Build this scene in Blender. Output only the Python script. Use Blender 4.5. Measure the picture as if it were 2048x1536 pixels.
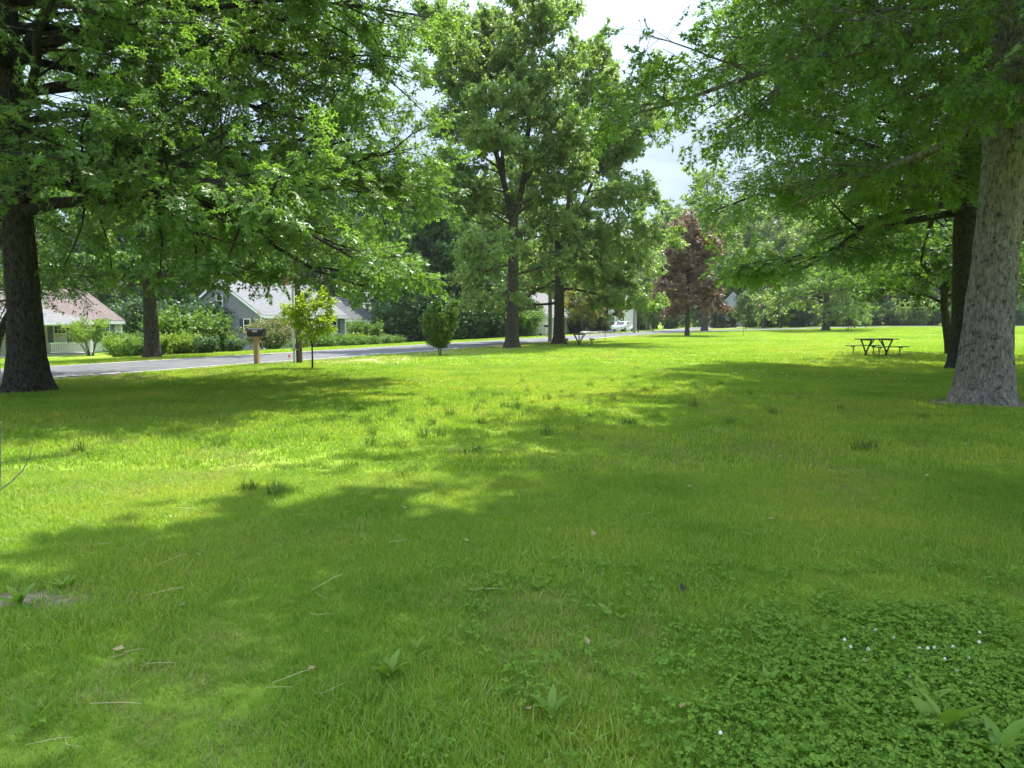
import bpy, math
import numpy as np
from mathutils import Vector, Matrix, Quaternion

for o in list(bpy.data.objects):
    bpy.data.objects.remove(o, do_unlink=True)
scene = bpy.context.scene
C = scene.collection
R = math.radians

# ------------------------------------------------------------------ camera
CAM_H, F_PX, HORIZON = 1.6, 1460.0, 640.0          # full photograph pixels (2048 x 1536)
PITCH = math.atan((768 - HORIZON) / F_PX)
cd = bpy.data.cameras.new('camera')
cd.sensor_width = 36.0
cd.lens = 36.0 * F_PX / 2048
cd.clip_start = 0.05
cd.clip_end = 6000
cam = bpy.data.objects.new('camera', cd)
cam.location = (0, 0, CAM_H)
cam.rotation_euler = (math.pi / 2 - PITCH, 0, 0)
C.objects.link(cam)
scene.camera = cam

# ------------------------------------------------------------------ sky and sun
SUN_EL, SUN_AZ = R(65), R(30)                       # azimuth measured from +Y towards +X
SUN_DIR = Vector((math.sin(SUN_AZ) * math.cos(SUN_EL), math.cos(SUN_AZ) * math.cos(SUN_EL), math.sin(SUN_EL)))
world = bpy.data.worlds.new('World')
scene.world = world
world.use_nodes = True
wn, wl = world.node_tree.nodes, world.node_tree.links
wn.clear()
w_out = wn.new('ShaderNodeOutputWorld')
w_bg = wn.new('ShaderNodeBackground')
w_sky = wn.new('ShaderNodeTexSky')
w_sky.sky_type = 'NISHITA'
w_sky.sun_disc = False
w_sky.sun_elevation = SUN_EL
w_sky.sun_rotation = SUN_AZ
w_sky.air_density = 1.0
w_sky.dust_density = 2.0
w_tc = wn.new('ShaderNodeTexCoord')
w_map = wn.new('ShaderNodeMapping')
w_map.inputs['Scale'].default_value = (1.0, 1.0, 3.2)
w_no = wn.new('ShaderNodeTexNoise')
w_no.inputs['Scale'].default_value = 2.3
w_no.inputs['Detail'].default_value = 6
w_no.inputs['Roughness'].default_value = 0.55
w_rmp = wn.new('ShaderNodeMapRange')
w_rmp.inputs['From Min'].default_value = 0.36
w_rmp.inputs['From Max'].default_value = 0.68
w_rmp.inputs['To Min'].default_value = 0.70
w_rmp.inputs['To Max'].default_value = 1.0
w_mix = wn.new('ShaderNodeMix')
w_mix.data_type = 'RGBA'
# thin bright cloud veil, brightened overhead beyond a natural sky to add fill light
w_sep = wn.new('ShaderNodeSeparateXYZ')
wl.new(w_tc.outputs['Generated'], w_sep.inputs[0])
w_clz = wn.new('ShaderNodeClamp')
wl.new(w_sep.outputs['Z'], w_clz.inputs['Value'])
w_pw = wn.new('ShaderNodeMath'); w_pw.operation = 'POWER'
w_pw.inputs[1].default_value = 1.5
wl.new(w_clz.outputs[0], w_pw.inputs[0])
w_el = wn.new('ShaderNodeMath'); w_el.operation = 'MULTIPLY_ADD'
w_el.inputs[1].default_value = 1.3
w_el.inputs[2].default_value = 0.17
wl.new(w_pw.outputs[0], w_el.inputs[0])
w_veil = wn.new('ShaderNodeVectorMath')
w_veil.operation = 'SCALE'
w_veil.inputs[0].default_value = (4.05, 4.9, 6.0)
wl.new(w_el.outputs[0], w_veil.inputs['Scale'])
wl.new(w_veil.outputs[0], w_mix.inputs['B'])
wl.new(w_tc.outputs['Generated'], w_map.inputs['Vector'])
wl.new(w_map.outputs[0], w_no.inputs['Vector'])
wl.new(w_no.outputs['Fac'], w_rmp.inputs['Value'])
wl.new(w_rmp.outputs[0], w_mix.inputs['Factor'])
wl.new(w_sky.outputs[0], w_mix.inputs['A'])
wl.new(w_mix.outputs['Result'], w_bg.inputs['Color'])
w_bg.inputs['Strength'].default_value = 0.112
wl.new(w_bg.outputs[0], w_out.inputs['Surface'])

sd = bpy.data.lights.new('sun', 'SUN')
sd.energy = 2.4
sd.angle = R(0.53)
sd.color = (1.0, 0.955, 0.88)
sun = bpy.data.objects.new('sun', sd)
sun.rotation_euler = (-SUN_DIR).to_track_quat('-Z', 'Y').to_euler()
sun.location = (20, 30, 60)
C.objects.link(sun)

scene.view_settings.view_transform = 'Standard'
scene.view_settings.look = 'None'
scene.view_settings.gamma = 1.0
scene.view_settings.use_curve_mapping = False
scene.view_settings.exposure = 2.2
scene.render.engine = 'CYCLES'
cy = scene.cycles
cy.use_denoising = True
cy.max_bounces = 8
cy.diffuse_bounces = 4
cy.glossy_bounces = 2
cy.transmission_bounces = 6
cy.transparent_max_bounces = 8
cy.sample_clamp_indirect = 6.0
cy.use_adaptive_sampling = True
cy.adaptive_threshold = 0.015

# ------------------------------------------------------------------ helpers
def smooth(t):
    t = np.clip(t, 0, 1)
    return t * t * (3 - 2 * t)

RD = np.array([0.41, 0.912]); RD /= np.linalg.norm(RD)     # direction of the street
RN = np.array([RD[1], -RD[0]])                             # towards the park

def H(x, y):
    """height of the terrain"""
    x = np.asarray(x, float); y = np.asarray(y, float)
    n = RN[0] * x + RN[1] * y
    z = -0.9 * smooth((-n - 23) / 24)
    z = z + 0.6 * smooth((x - 10) / 60) * smooth((y - 40) / 60)
    z = z + 0.025 * np.sin(x * 0.7 + 1.3) * np.sin(y * 0.55 + 0.4) * smooth((20 - np.abs(n + 4)) / 6)
    return z

def Hs(x, y):
    return float(H(x, y))

def at(px, py):
    """ground point seen at a pixel of the photograph"""
    vx = (px - 1024) / F_PX
    vy = -(py - 768) / F_PX
    d = np.array([vx, math.cos(PITCH) + vy * math.sin(PITCH), -math.sin(PITCH) + vy * math.cos(PITCH)])
    t = 2.0
    for _ in range(60):
        p = d * t
        z = CAM_H + p[2] - Hs(p[0], p[1])
        t -= z / d[2] * 0.7
        t = min(max(t, 0.5), 400)
    p = d * t
    return float(p[0]), float(p[1]), Hs(p[0], p[1])

def col_at(px, dist):
    """ground point in the vertical plane of pixel column px at a distance"""
    x = (px - 1024) / F_PX * dist
    return x, dist, Hs(x, dist)

def tag(o, label=None, cat=None, group=None, kind=None):
    if label: o['label'] = label
    if cat: o['category'] = cat
    if group: o['group'] = group
    if kind: o['kind'] = kind
    return o

def empty(name, loc, rz=0.0):
    o = bpy.data.objects.new(name, None)
    o.empty_display_size = 0.3
    o.location = loc
    o.rotation_euler = (0, 0, rz)
    C.objects.link(o)
    return o

def obj(name, me, parent=None, loc=(0, 0, 0), rot=(0, 0, 0), scale=(1, 1, 1)):
    o = bpy.data.objects.new(name, me)
    o.location = loc
    o.rotation_euler = rot
    o.scale = scale
    C.objects.link(o)
    if parent is not None:
        o.parent = parent
    return o

def copy_tree(o, parent=None):
    c = o.copy()
    C.objects.link(c)
    c.parent = parent
    for ch in o.children:
        copy_tree(ch, c)
    return c

def np_mesh(name, verts, faces, mat=None, smooth_shade=False, mats=None, midx=None):
    """faces: (N,k) integer array, or list of such arrays"""
    if not isinstance(faces, list):
        faces = [faces]
    faces = [np.asarray(f, np.int32) for f in faces if len(f)]
    me = bpy.data.meshes.new(name)
    verts = np.asarray(verts, np.float32)
    me.vertices.add(len(verts))
    me.vertices.foreach_set('co', verts.ravel())
    nl = sum(f.size for f in faces)
    npoly = sum(len(f) for f in faces)
    me.loops.add(nl)
    me.loops.foreach_set('vertex_index', np.concatenate([f.ravel() for f in faces]))
    me.polygons.add(npoly)
    tot = np.concatenate([np.full(len(f), f.shape[1], np.int32) for f in faces])
    st = np.concatenate([[0], np.cumsum(tot)[:-1]]).astype(np.int32)
    me.polygons.foreach_set('loop_start', st)
    me.polygons.foreach_set('use_smooth', np.full(npoly, smooth_shade))
    for m in (mats or ([mat] if mat else [])):
        me.materials.append(m)
    if midx is not None:
        me.polygons.foreach_set('material_index', np.asarray(midx, np.int32))
    me.update(calc_edges=True)
    me.validate()
    return me

class MB:
    """collects simple shapes into one mesh"""
    def __init__(self):
        self.v, self.f, self.n = [], [], 0
    def add(self, v, f):
        self.v.extend([tuple(p) for p in v])
        self.f.extend([tuple(i + self.n for i in q) for q in f])
        self.n += len(v)
        return self
    def box(self, x0, x1, y0, y1, z0, z1):
        v = [(x, y, z) for z in (z0, z1) for y in (y0, y1) for x in (x0, x1)]
        return self.add(v, [(0, 2, 3, 1), (4, 5, 7, 6), (0, 1, 5, 4), (2, 6, 7, 3), (0, 4, 6, 2), (1, 3, 7, 5)])
    def bar(self, a, b, w, h):
        """rectangular bar from a to b"""
        a, b = Vector(a), Vector(b)
        d = (b - a).normalized()
        up = Vector((0, 0, 1)) if abs(d.z) < 0.95 else Vector((0, 1, 0))
        s = d.cross(up).normalized() * (w / 2)
        u = s.cross(d).normalized() * (h / 2)
        v = [p + i * s + j * u for p in (a, b) for (i, j) in ((-1, -1), (1, -1), (1, 1), (-1, 1))]
        return self.add(v, [(0, 1, 2, 3), (7, 6, 5, 4), (0, 4, 5, 1), (1, 5, 6, 2), (2, 6, 7, 3), (3, 7, 4, 0)])
    def tube(self, pts, rad, sides=8):
        pts = [Vector(p) for p in pts]
        if not hasattr(rad, '__len__'):
            rad = [rad] * len(pts)
        v, f = [], []
        ref = Vector((0.13, 0.9, 0.2)).normalized()
        for i, p in enumerate(pts):
            d = (pts[min(i + 1, len(pts) - 1)] - pts[max(i - 1, 0)]).normalized()
            s = d.cross(ref)
            if s.length < 0.05:
                s = d.cross(Vector((1, 0, 0)))
            s.normalize()
            u = d.cross(s)
            for k in range(sides):
                a = 2 * math.pi * k / sides
                v.append(p + (s * math.cos(a) + u * math.sin(a)) * rad[i])
        for i in range(len(pts) - 1):
            for k in range(sides):
                k2 = (k + 1) % sides
                f.append((i * sides + k, i * sides + k2, (i + 1) * sides + k2, (i + 1) * sides + k))
        f.append(tuple(range(sides))[::-1])
        f.append(tuple((len(pts) - 1) * sides + k for k in range(sides)))
        return self.add(v, f)
    def prism(self, poly, axis, a, b):
        """polygon (2D points) extruded along an axis: 'x' -> points (y,z), 'y' -> (x,z), 'z' -> (x,y)"""
        n = len(poly)
        def P(p, t):
            return {'x': (t, p[0], p[1]), 'y': (p[0], t, p[1]), 'z': (p[0], p[1], t)}[axis]
        v = [P(p, a) for p in poly] + [P(p, b) for p in poly]
        f = [tuple(range(n))[::-1], tuple(range(n, 2 * n))]
        f += [(i, (i + 1) % n, n + (i + 1) % n, n + i) for i in range(n)]
        return self.add(v, f)
    def mesh(self, name, mat, sm=False):
        me = bpy.data.meshes.new(name)
        me.from_pydata(self.v, [], self.f)
        me.materials.append(mat)
        if sm:
            me.polygons.foreach_set('use_smooth', np.full(len(me.polygons), True))
        me.update()
        import bmesh
        bm = bmesh.new(); bm.from_mesh(me)
        bmesh.ops.recalc_face_normals(bm, faces=bm.faces)
        bm.to_mesh(me); bm.free()
        return me
    def build(self, name, mat, parent=None, loc=(0, 0, 0), rot=(0, 0, 0), sm=False):
        return obj(name, self.mesh(name, mat, sm), parent, loc, rot)

# ------------------------------------------------------------------ materials
def new_mat(name):
    m = bpy.data.materials.new(name)
    m.use_nodes = True
    nt = m.node_tree
    nt.nodes.clear()
    out = nt.nodes.new('ShaderNodeOutputMaterial')
    return m, nt.nodes, nt.links, out

def ramp(nodes, stops):
    r = nodes.new('ShaderNodeValToRGB')
    els = r.color_ramp.elements
    while len(els) > 1:
        els.remove(els[0])
    els[0].position, els[0].color = stops[0][0], (*stops[0][1], 1)
    for p, c in stops[1:]:
        e = els.new(p)
        e.color = (*c, 1)
    return r

def plain(name, col, rough=0.7, var=0.15, scale=6.0, metallic=0.0, bump=0.0, bscale=60.0, stretch=(1, 1, 1)):
    m, N, L, out = new_mat(name)
    b = N.new('ShaderNodeBsdfPrincipled')
    b.inputs['Roughness'].default_value = rough
    b.inputs['Metallic'].default_value = metallic
    tc = N.new('ShaderNodeTexCoord')
    mp = N.new('ShaderNodeMapping')
    mp.inputs['Scale'].default_value = stretch
    L.new(tc.outputs['Object'], mp.inputs['Vector'])
    no = N.new('ShaderNodeTexNoise')
    no.inputs['Scale'].default_value = scale
    no.inputs['Detail'].default_value = 5
    L.new(mp.outputs[0], no.inputs['Vector'])
    lo = tuple(c * (1 - var) for c in col)
    hi = tuple(min(1, c * (1 + var)) for c in col)
    r = ramp(N, [(0.3, lo), (0.7, hi)])
    L.new(no.outputs['Fac'], r.inputs['Fac'])
    L.new(r.outputs[0], b.inputs['Base Color'])
    if bump:
        n2 = N.new('ShaderNodeTexNoise')
        n2.inputs['Scale'].default_value = bscale
        n2.inputs['Detail'].default_value = 4
        L.new(mp.outputs[0], n2.inputs['Vector'])
        bp = N.new('ShaderNodeBump')
        bp.inputs['Strength'].default_value = bump
        bp.inputs['Distance'].default_value = 0.02
        L.new(n2.outputs['Fac'], bp.inputs['Height'])
        L.new(bp.outputs[0], b.inputs['Normal'])
    L.new(b.outputs[0], out.inputs['Surface'])
    return m

def leaf_mat(name, cols, trans=0.45, tcol=(1.25, 1.35, 0.6), rough=0.45, patch=0.0, pcols=None, spec=0.35):
    """diffuse + light shining through; colour varies leaf by leaf"""
    m, N, L, out = new_mat(name)
    g = N.new('ShaderNodeNewGeometry')
    oi = N.new('ShaderNodeObjectInfo')
    ad = N.new('ShaderNodeMath'); ad.operation = 'ADD'
    L.new(g.outputs['Random Per Island'], ad.inputs[0])
    L.new(oi.outputs['Random'], ad.inputs[1])
    fr = N.new('ShaderNodeMath'); fr.operation = 'FRACT'
    L.new(ad.outputs[0], fr.inputs[0])
    k = len(cols)
    r = ramp(N, [(i / max(1, k - 1), c) for i, c in enumerate(cols)])
    L.new(fr.outputs[0], r.inputs['Fac'])
    colout = r.outputs[0]
    if patch:
        no = N.new('ShaderNodeTexNoise')
        no.inputs['Scale'].default_value = patch
        no.inputs['Detail'].default_value = 5
        no.inputs['Roughness'].default_value = 0.62
        L.new(g.outputs['Position'], no.inputs['Vector'])
        r2 = ramp(N, [(0.30, pcols[0]), (0.5, (1, 1, 1)), (0.70, pcols[1])])
        L.new(no.outputs['Fac'], r2.inputs['Fac'])
        mx = N.new('ShaderNodeMix'); mx.data_type = 'RGBA'; mx.blend_type = 'MULTIPLY'
        mx.inputs['Factor'].default_value = 1.0
        L.new(colout, mx.inputs['A']); L.new(r2.outputs[0], mx.inputs['B'])
        nb = N.new('ShaderNodeTexNoise')                 # broad mown and thin areas
        nb.inputs['Scale'].default_value = patch * .16
        nb.inputs['Detail'].default_value = 4
        L.new(g.outputs['Position'], nb.inputs['Vector'])
        r3 = ramp(N, [(0.34, (0.78, 0.86, 0.80)), (0.5, (1, 1, 1)), (0.66, (1.16, 1.02, 1.15))])
        L.new(nb.outputs['Fac'], r3.inputs['Fac'])
        mb_ = N.new('ShaderNodeMix'); mb_.data_type = 'RGBA'; mb_.blend_type = 'MULTIPLY'
        mb_.inputs['Factor'].default_value = 1.0
        L.new(mx.outputs['Result'], mb_.inputs['A']); L.new(r3.outputs[0], mb_.inputs['B'])
        colout = mb_.outputs['Result']
    b = N.new('ShaderNodeBsdfPrincipled')
    b.inputs['Roughness'].default_value = rough
    b.inputs['Specular IOR Level'].default_value = spec
    L.new(colout, b.inputs['Base Color'])
    t = N.new('ShaderNodeBsdfTranslucent')
    mc = N.new('ShaderNodeMix'); mc.data_type = 'RGBA'; mc.blend_type = 'MULTIPLY'
    mc.clamp_result = False
    mc.inputs['Factor'].default_value = 1.0
    L.new(colout, mc.inputs['A'])
    mc.inputs['B'].default_value = (*tcol, 1)
    L.new(mc.outputs['Result'], t.inputs['Color'])
    mx2 = N.new('ShaderNodeMixShader')
    mx2.inputs['Fac'].default_value = trans
    L.new(b.outputs[0], mx2.inputs[1]); L.new(t.outputs[0], mx2.inputs[2])
    L.new(mx2.outputs[0], out.inputs['Surface'])
    return m

def bark_mat(name, dark, light, scale=1.0, moss=None):
    m, N, L, out = new_mat(name)
    b = N.new('ShaderNodeBsdfPrincipled')
    b.inputs['Roughness'].default_value = 0.9
    b.inputs['Specular IOR Level'].default_value = 0.2
    tc = N.new('ShaderNodeTexCoord')
    mp = N.new('ShaderNodeMapping')
    mp.inputs['Scale'].default_value = (1, 1, 0.24)
    L.new(tc.outputs['Object'], mp.inputs['Vector'])
    v = N.new('ShaderNodeTexNoise')
    v.inputs['Scale'].default_value = 30 * scale
    v.inputs['Detail'].default_value = 6
    v.inputs['Roughness'].default_value = 0.65
    v.inputs['Distortion'].default_value = 0.6
    L.new(mp.outputs[0], v.inputs['Vector'])
    r = ramp(N, [(0.36, dark), (0.50, tuple((a + c) / 2 for a, c in zip(dark, light))), (0.65, light)])
    L.new(v.outputs['Fac'], r.inputs['Fac'])
    n2 = N.new('ShaderNodeTexNoise')
    n2.inputs['Scale'].default_value = 8.5 * scale
    n2.inputs['Detail'].default_value = 7
    n2.inputs['Roughness'].default_value = 0.7
    L.new(tc.outputs['Object'], n2.inputs['Vector'])
    r2 = ramp(N, [(0.38, (0.35, 0.34, 0.33)), (0.46, (0.95, 0.95, 0.95)), (0.7, (1.15, 1.15, 1.12))])
    L.new(n2.outputs['Fac'], r2.inputs['Fac'])
    mx = N.new('ShaderNodeMix'); mx.data_type = 'RGBA'; mx.blend_type = 'MULTIPLY'
    mx.inputs['Factor'].default_value = 1.0
    L.new(r.outputs[0], mx.inputs['A']); L.new(r2.outputs[0], mx.inputs['B'])
    L.new(mx.outputs['Result'], b.inputs['Base Color'])
    bp = N.new('ShaderNodeBump')
    bp.inputs['Strength'].default_value = 0.9
    bp.inputs['Distance'].default_value = 0.03
    L.new(v.outputs['Fac'], bp.inputs['Height'])
    L.new(bp.outputs[0], b.inputs['Normal'])
    L.new(b.outputs[0], out.inputs['Surface'])
    return m

M = {}
M['bark_grey'] = bark_mat('bark_grey', (0.105, 0.093, 0.082), (0.33, 0.295, 0.262))
M['bark_dark'] = bark_mat('bark_dark', (0.020, 0.017, 0.014), (0.085, 0.073, 0.060))
M['bark_brown'] = bark_mat('bark_brown', (0.035, 0.028, 0.021), (0.12, 0.10, 0.08))
M['twig'] = plain('twig', (0.040, 0.034, 0.026), 0.9, 0.3, 9)
M['oak'] = leaf_mat('oak_leaf', [(0.125, 0.220, 0.074), (0.160, 0.270, 0.080), (0.200, 0.320, 0.084), (0.140, 0.242, 0.084)], 0.50, (1.5, 1.55, .6), .38, spec=.5)
M['oak_far'] = leaf_mat('oak_far_leaf', [(0.145, 0.220, 0.080), (0.180, 0.265, 0.088), (0.220, 0.305, 0.092), (0.160, 0.240, 0.090)], 0.48, (1.4, 1.45, .65), .38, spec=.5)
M['maple_dark'] = leaf_mat('maple_dark_leaf', [(0.055, 0.115, 0.032), (0.075, 0.150, 0.038), (0.100, 0.185, 0.044)], 0.40)
M['maple_light'] = leaf_mat('maple_light_leaf', [(0.080, 0.140, 0.030), (0.110, 0.185, 0.036), (0.140, 0.210, 0.040)], 0.42)
M['yellow_leaf'] = leaf_mat('yellow_leaf', [(0.16, 0.19, 0.028), (0.22, 0.23, 0.030), (0.28, 0.22, 0.03)], 0.45, (1.2, 1.2, 0.5))
M['sapling_leaf'] = leaf_mat('sapling_leaf', [(0.24, 0.38, 0.034), (0.33, 0.46, 0.038), (0.44, 0.51, 0.042)], 0.5, (1.15, 1.15, 0.5))
M['red_leaf'] = leaf_mat('red_leaf', [(0.145, 0.095, 0.074), (0.200, 0.135, 0.102), (0.29, 0.215, 0.160), (0.115, 0.088, 0.064)], 0.35, (1.15, 0.9, 0.7))
M['pink_leaf'] = leaf_mat('pink_leaf', [(0.18, 0.11, 0.085), (0.24, 0.16, 0.12), (0.11, 0.14, 0.045)], 0.35, (1.1, 0.9, 0.7))
M['linden'] = leaf_mat('linden_leaf', [(0.060, 0.120, 0.034), (0.090, 0.160, 0.042), (0.120, 0.190, 0.050)], 0.42)
M['conifer'] = leaf_mat('conifer_leaf', [(0.018, 0.048, 0.016), (0.030, 0.068, 0.020), (0.042, 0.085, 0.022)], 0.15)
M['shrub_bright'] = leaf_mat('shrub_bright_leaf', [(0.13, 0.21, 0.030), (0.18, 0.27, 0.036), (0.23, 0.31, 0.040)], 0.42)
M['shrub_mid'] = leaf_mat('shrub_mid_leaf', [(0.07, 0.14, 0.026), (0.11, 0.19, 0.032), (0.15, 0.24, 0.036)], 0.4)
M['shrub_dark'] = leaf_mat('shrub_dark_leaf', [(0.034, 0.078, 0.026), (0.050, 0.105, 0.032), (0.068, 0.13, 0.036)], 0.28)
M['grey_leaf'] = leaf_mat('grey_green_leaf', [(0.13, 0.19, 0.09), (0.18, 0.24, 0.11), (0.10, 0.16, 0.06)], 0.35)
M['flower_pink'] = leaf_mat('flower_pink', [(0.42, 0.24, 0.18), (0.55, 0.36, 0.26), (0.36, 0.20, 0.15), (0.20, 0.24, 0.06)], 0.3, (1, .9, .8))
GP = ((0.66, 0.80, 0.62), (1.34, 1.08, 1.15))
M['grass'] = leaf_mat('grass_blade', [(0.180, 0.315, 0.044), (0.240, 0.390, 0.050), (0.305, 0.445, 0.060), (0.42, 0.45, 0.15)], 0.50, (1.3, 1.3, 0.5), 0.5, 0.55, GP, .2)
M['rush'] = leaf_mat('rush_blade', [(0.060, 0.130, 0.022), (0.090, 0.170, 0.026), (0.13, 0.21, 0.034)], 0.32)
M['grass_dry'] = leaf_mat('dry_grass_blade', [(0.36, 0.34, 0.13), (0.44, 0.40, 0.18), (0.28, 0.32, 0.09), (0.22, 0.33, 0.06)], 0.4, (1.1, 1.1, .7), .6, spec=.15)
M['clover'] = leaf_mat('clover_leaf', [(0.115, 0.225, 0.032), (0.170, 0.310, 0.042), (0.240, 0.385, 0.056), (0.145, 0.265, 0.038)], 0.45, rough=0.6, spec=.12)
M['weed'] = leaf_mat('weed_leaf', [(0.15, 0.27, 0.035), (0.21, 0.33, 0.045)], 0.4)
M['straw'] = plain('straw', (0.55, 0.46, 0.26), 0.8, 0.2, 20)
M['dry_leaf'] = leaf_mat('dry_leaf', [(0.34, 0.25, 0.12), (0.46, 0.36, 0.19)], 0.25, (1, .9, .7))
M['pale_leaf'] = leaf_mat('pale_leaf', [(0.36, 0.46, 0.20), (0.46, 0.52, 0.28)], 0.25, (1, 1, .7))
M['white_flower'] = plain('white_flower', (0.70, 0.69, 0.58), 0.8, 0.08, 60)
M['dead_twig'] = plain('dead_twig', (0.20, 0.17, 0.14), 0.85, 0.3, 15)

# ground: soil and short turf
def ground_material():
    m, N, L, out = new_mat('turf_ground')
    g = N.new('ShaderNodeNewGeometry')
    b = N.new('ShaderNodeBsdfPrincipled')
    b.inputs['Roughness'].default_value = 0.95
    b.inputs['Specular IOR Level'].default_value = 0.1
    n1 = N.new('ShaderNodeTexNoise'); n1.inputs['Scale'].default_value = 0.35; n1.inputs['Detail'].default_value = 6
    n1.inputs['Roughness'].default_value = 0.62
    L.new(g.outputs['Position'], n1.inputs['Vector'])
    r1 = ramp(N, [(0.30, (0.120, 0.200, 0.024)), (0.5, (0.185, 0.280, 0.030)), (0.70, (0.255, 0.310, 0.052))])
    L.new(n1.outputs['Fac'], r1.inputs['Fac'])
    n2 = N.new('ShaderNodeTexNoise'); n2.inputs['Scale'].default_value = 7.0; n2.inputs['Detail'].default_value = 8
    n2.inputs['Roughness'].default_value = 0.7
    L.new(g.outputs['Position'], n2.inputs['Vector'])
    r2 = ramp(N, [(0.3, (0.55, 0.55, 0.55)), (0.7, (1.3, 1.3, 1.25))])
    L.new(n2.outputs['Fac'], r2.inputs['Fac'])
    mx = N.new('ShaderNodeMix'); mx.data_type = 'RGBA'; mx.blend_type = 'MULTIPLY'; mx.inputs['Factor'].default_value = 1
    L.new(r1.outputs[0], mx.inputs['A']); L.new(r2.outputs[0], mx.inputs['B'])
    # dry verge beside the street
    dp = N.new('ShaderNodeVectorMath'); dp.operation = 'DOT_PRODUCT'
    dp.inputs[1].default_value = (RN[0], RN[1], 0)
    L.new(g.outputs['Position'], dp.inputs[0])
    ad = N.new('ShaderNodeMath'); ad.operation = 'ADD'; ad.inputs[1].default_value = 17.4
    L.new(dp.outputs['Value'], ad.inputs[0])
    ab = N.new('ShaderNodeMath'); ab.operation = 'ABSOLUTE'
    L.new(ad.outputs[0], ab.inputs[0])
    mr = N.new('ShaderNodeMapRange'); mr.inputs['From Min'].default_value = 0.8; mr.inputs['From Max'].default_value = 3.0
    mr.inputs['To Min'].default_value = 1.0; mr.inputs['To Max'].default_value = 0.0
    L.new(ab.outputs[0], mr.inputs['Value'])
    mm = N.new('ShaderNodeMath'); mm.operation = 'MULTIPLY'
    L.new(mr.outputs[0], mm.inputs[0]); L.new(n2.outputs['Fac'], mm.inputs[1])
    mx2 = N.new('ShaderNodeMix'); mx2.data_type = 'RGBA'
    L.new(mm.outputs[0], mx2.inputs['Factor'])
    L.new(mx.outputs['Result'], mx2.inputs['A'])
    mx2.inputs['B'].default_value = (0.34, 0.29, 0.17, 1)
    L.new(mx2.outputs['Result'], b.inputs['Base Color'])
    bp = N.new('ShaderNodeBump'); bp.inputs['Strength'].default_value = 0.7; bp.inputs['Distance'].default_value = 0.05
    n3 = N.new('ShaderNodeTexNoise'); n3.inputs['Scale'].default_value = 22; n3.inputs['Detail'].default_value = 5
    L.new(g.outputs['Position'], n3.inputs['Vector'])
    L.new(n3.outputs['Fac'], bp.inputs['Height'])
    L.new(bp.outputs[0], b.inputs['Normal'])
    L.new(b.outputs[0], out.inputs['Surface'])
    return m
M['turf'] = ground_material()
M['asphalt'] = plain('asphalt', (0.088, 0.088, 0.089), 0.85, 0.3, 1.1, bump=0.25, bscale=90)
M['road_paint'] = plain('road_paint', (0.60, 0.60, 0.57), 0.8, 0.2, 5)
M['soil'] = plain('soil', (0.20, 0.155, 0.105), 0.95, 0.4, 14, bump=0.6, bscale=40)

# ------------------------------------------------------------------ ground and roads
def axis_coords(lo, hi, fine_lo, fine_hi, step, grow=1.18):
    a = list(np.arange(fine_lo, fine_hi + 1e-6, step))
    s = step
    while a[-1] < hi:
        s *= grow; a.append(a[-1] + s)
    s = step
    while a[0] > lo:
        s *= grow; a.insert(0, a[0] - s)
    return np.array(a)

gx = axis_coords(-2500, 2500, -70, 100, 1.5)
gy = axis_coords(-600, 3500, -12, 150, 1.5)
X, Y = np.meshgrid(gx, gy)
Z = H(X, Y)
nx, ny = len(gx), len(gy)
idx = np.arange(nx * ny).reshape(ny, nx)
gf = np.stack([idx[:-1, :-1], idx[:-1, 1:], idx[1:, 1:], idx[1:, :-1]], -1).reshape(-1, 4)
ground = obj('ground', np_mesh('ground', np.stack([X, Y, Z], -1).reshape(-1, 3), gf, M['turf'], True))
tag(ground, 'park lawn and surrounding ground', None, kind='structure')

def strip(name, center, w0, w1, mat, dz, step=1.0):
    """a band along a polyline; w0 and w1 are the offsets left and right"""
    pts = np.array(center, float)
    # resample (Catmull-Rom)
    out = []
    P = np.vstack([2 * pts[0] - pts[1], pts, 2 * pts[-1] - pts[-2]])
    for i in range(1, len(P) - 2):
        n = max(2, int(np.linalg.norm(P[i + 1] - P[i]) / step))
        for k in range(n):
            t = k / n
            out.append(0.5 * ((2 * P[i]) + (-P[i - 1] + P[i + 1]) * t + (2 * P[i - 1] - 5 * P[i] + 4 * P[i + 1] - P[i + 2]) * t * t
                              + (-P[i - 1] + 3 * P[i] - 3 * P[i + 1] + P[i + 2]) * t ** 3))
    out.append(P[-2])
    c = np.array(out)
    t = np.gradient(c, axis=0)
    t /= np.linalg.norm(t, axis=1)[:, None]
    nrm = np.stack([t[:, 1], -t[:, 0]], -1)
    cols = np.linspace(w0, w1, max(2, int(abs(w1 - w0) / 0.8) + 1))
    rows = c[:, None, :] + nrm[:, None, :] * cols[None, :, None]
    z = H(rows[..., 0], rows[..., 1]) + dz
    v = np.concatenate([rows, z[..., None]], -1)
    k = len(cols); n = len(c)
    ii = np.arange(n * k).reshape(n, k)
    f = np.stack([ii[:-1, :-1], ii[:-1, 1:], ii[1:, 1:], ii[1:, :-1]], -1).reshape(-1, 4)
    return np_mesh(name, v.reshape(-1, 3), f, mat, True)

def street_pt(s, n):
    p = RD * s + RN * n
    return float(p[0]), float(p[1])

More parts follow.
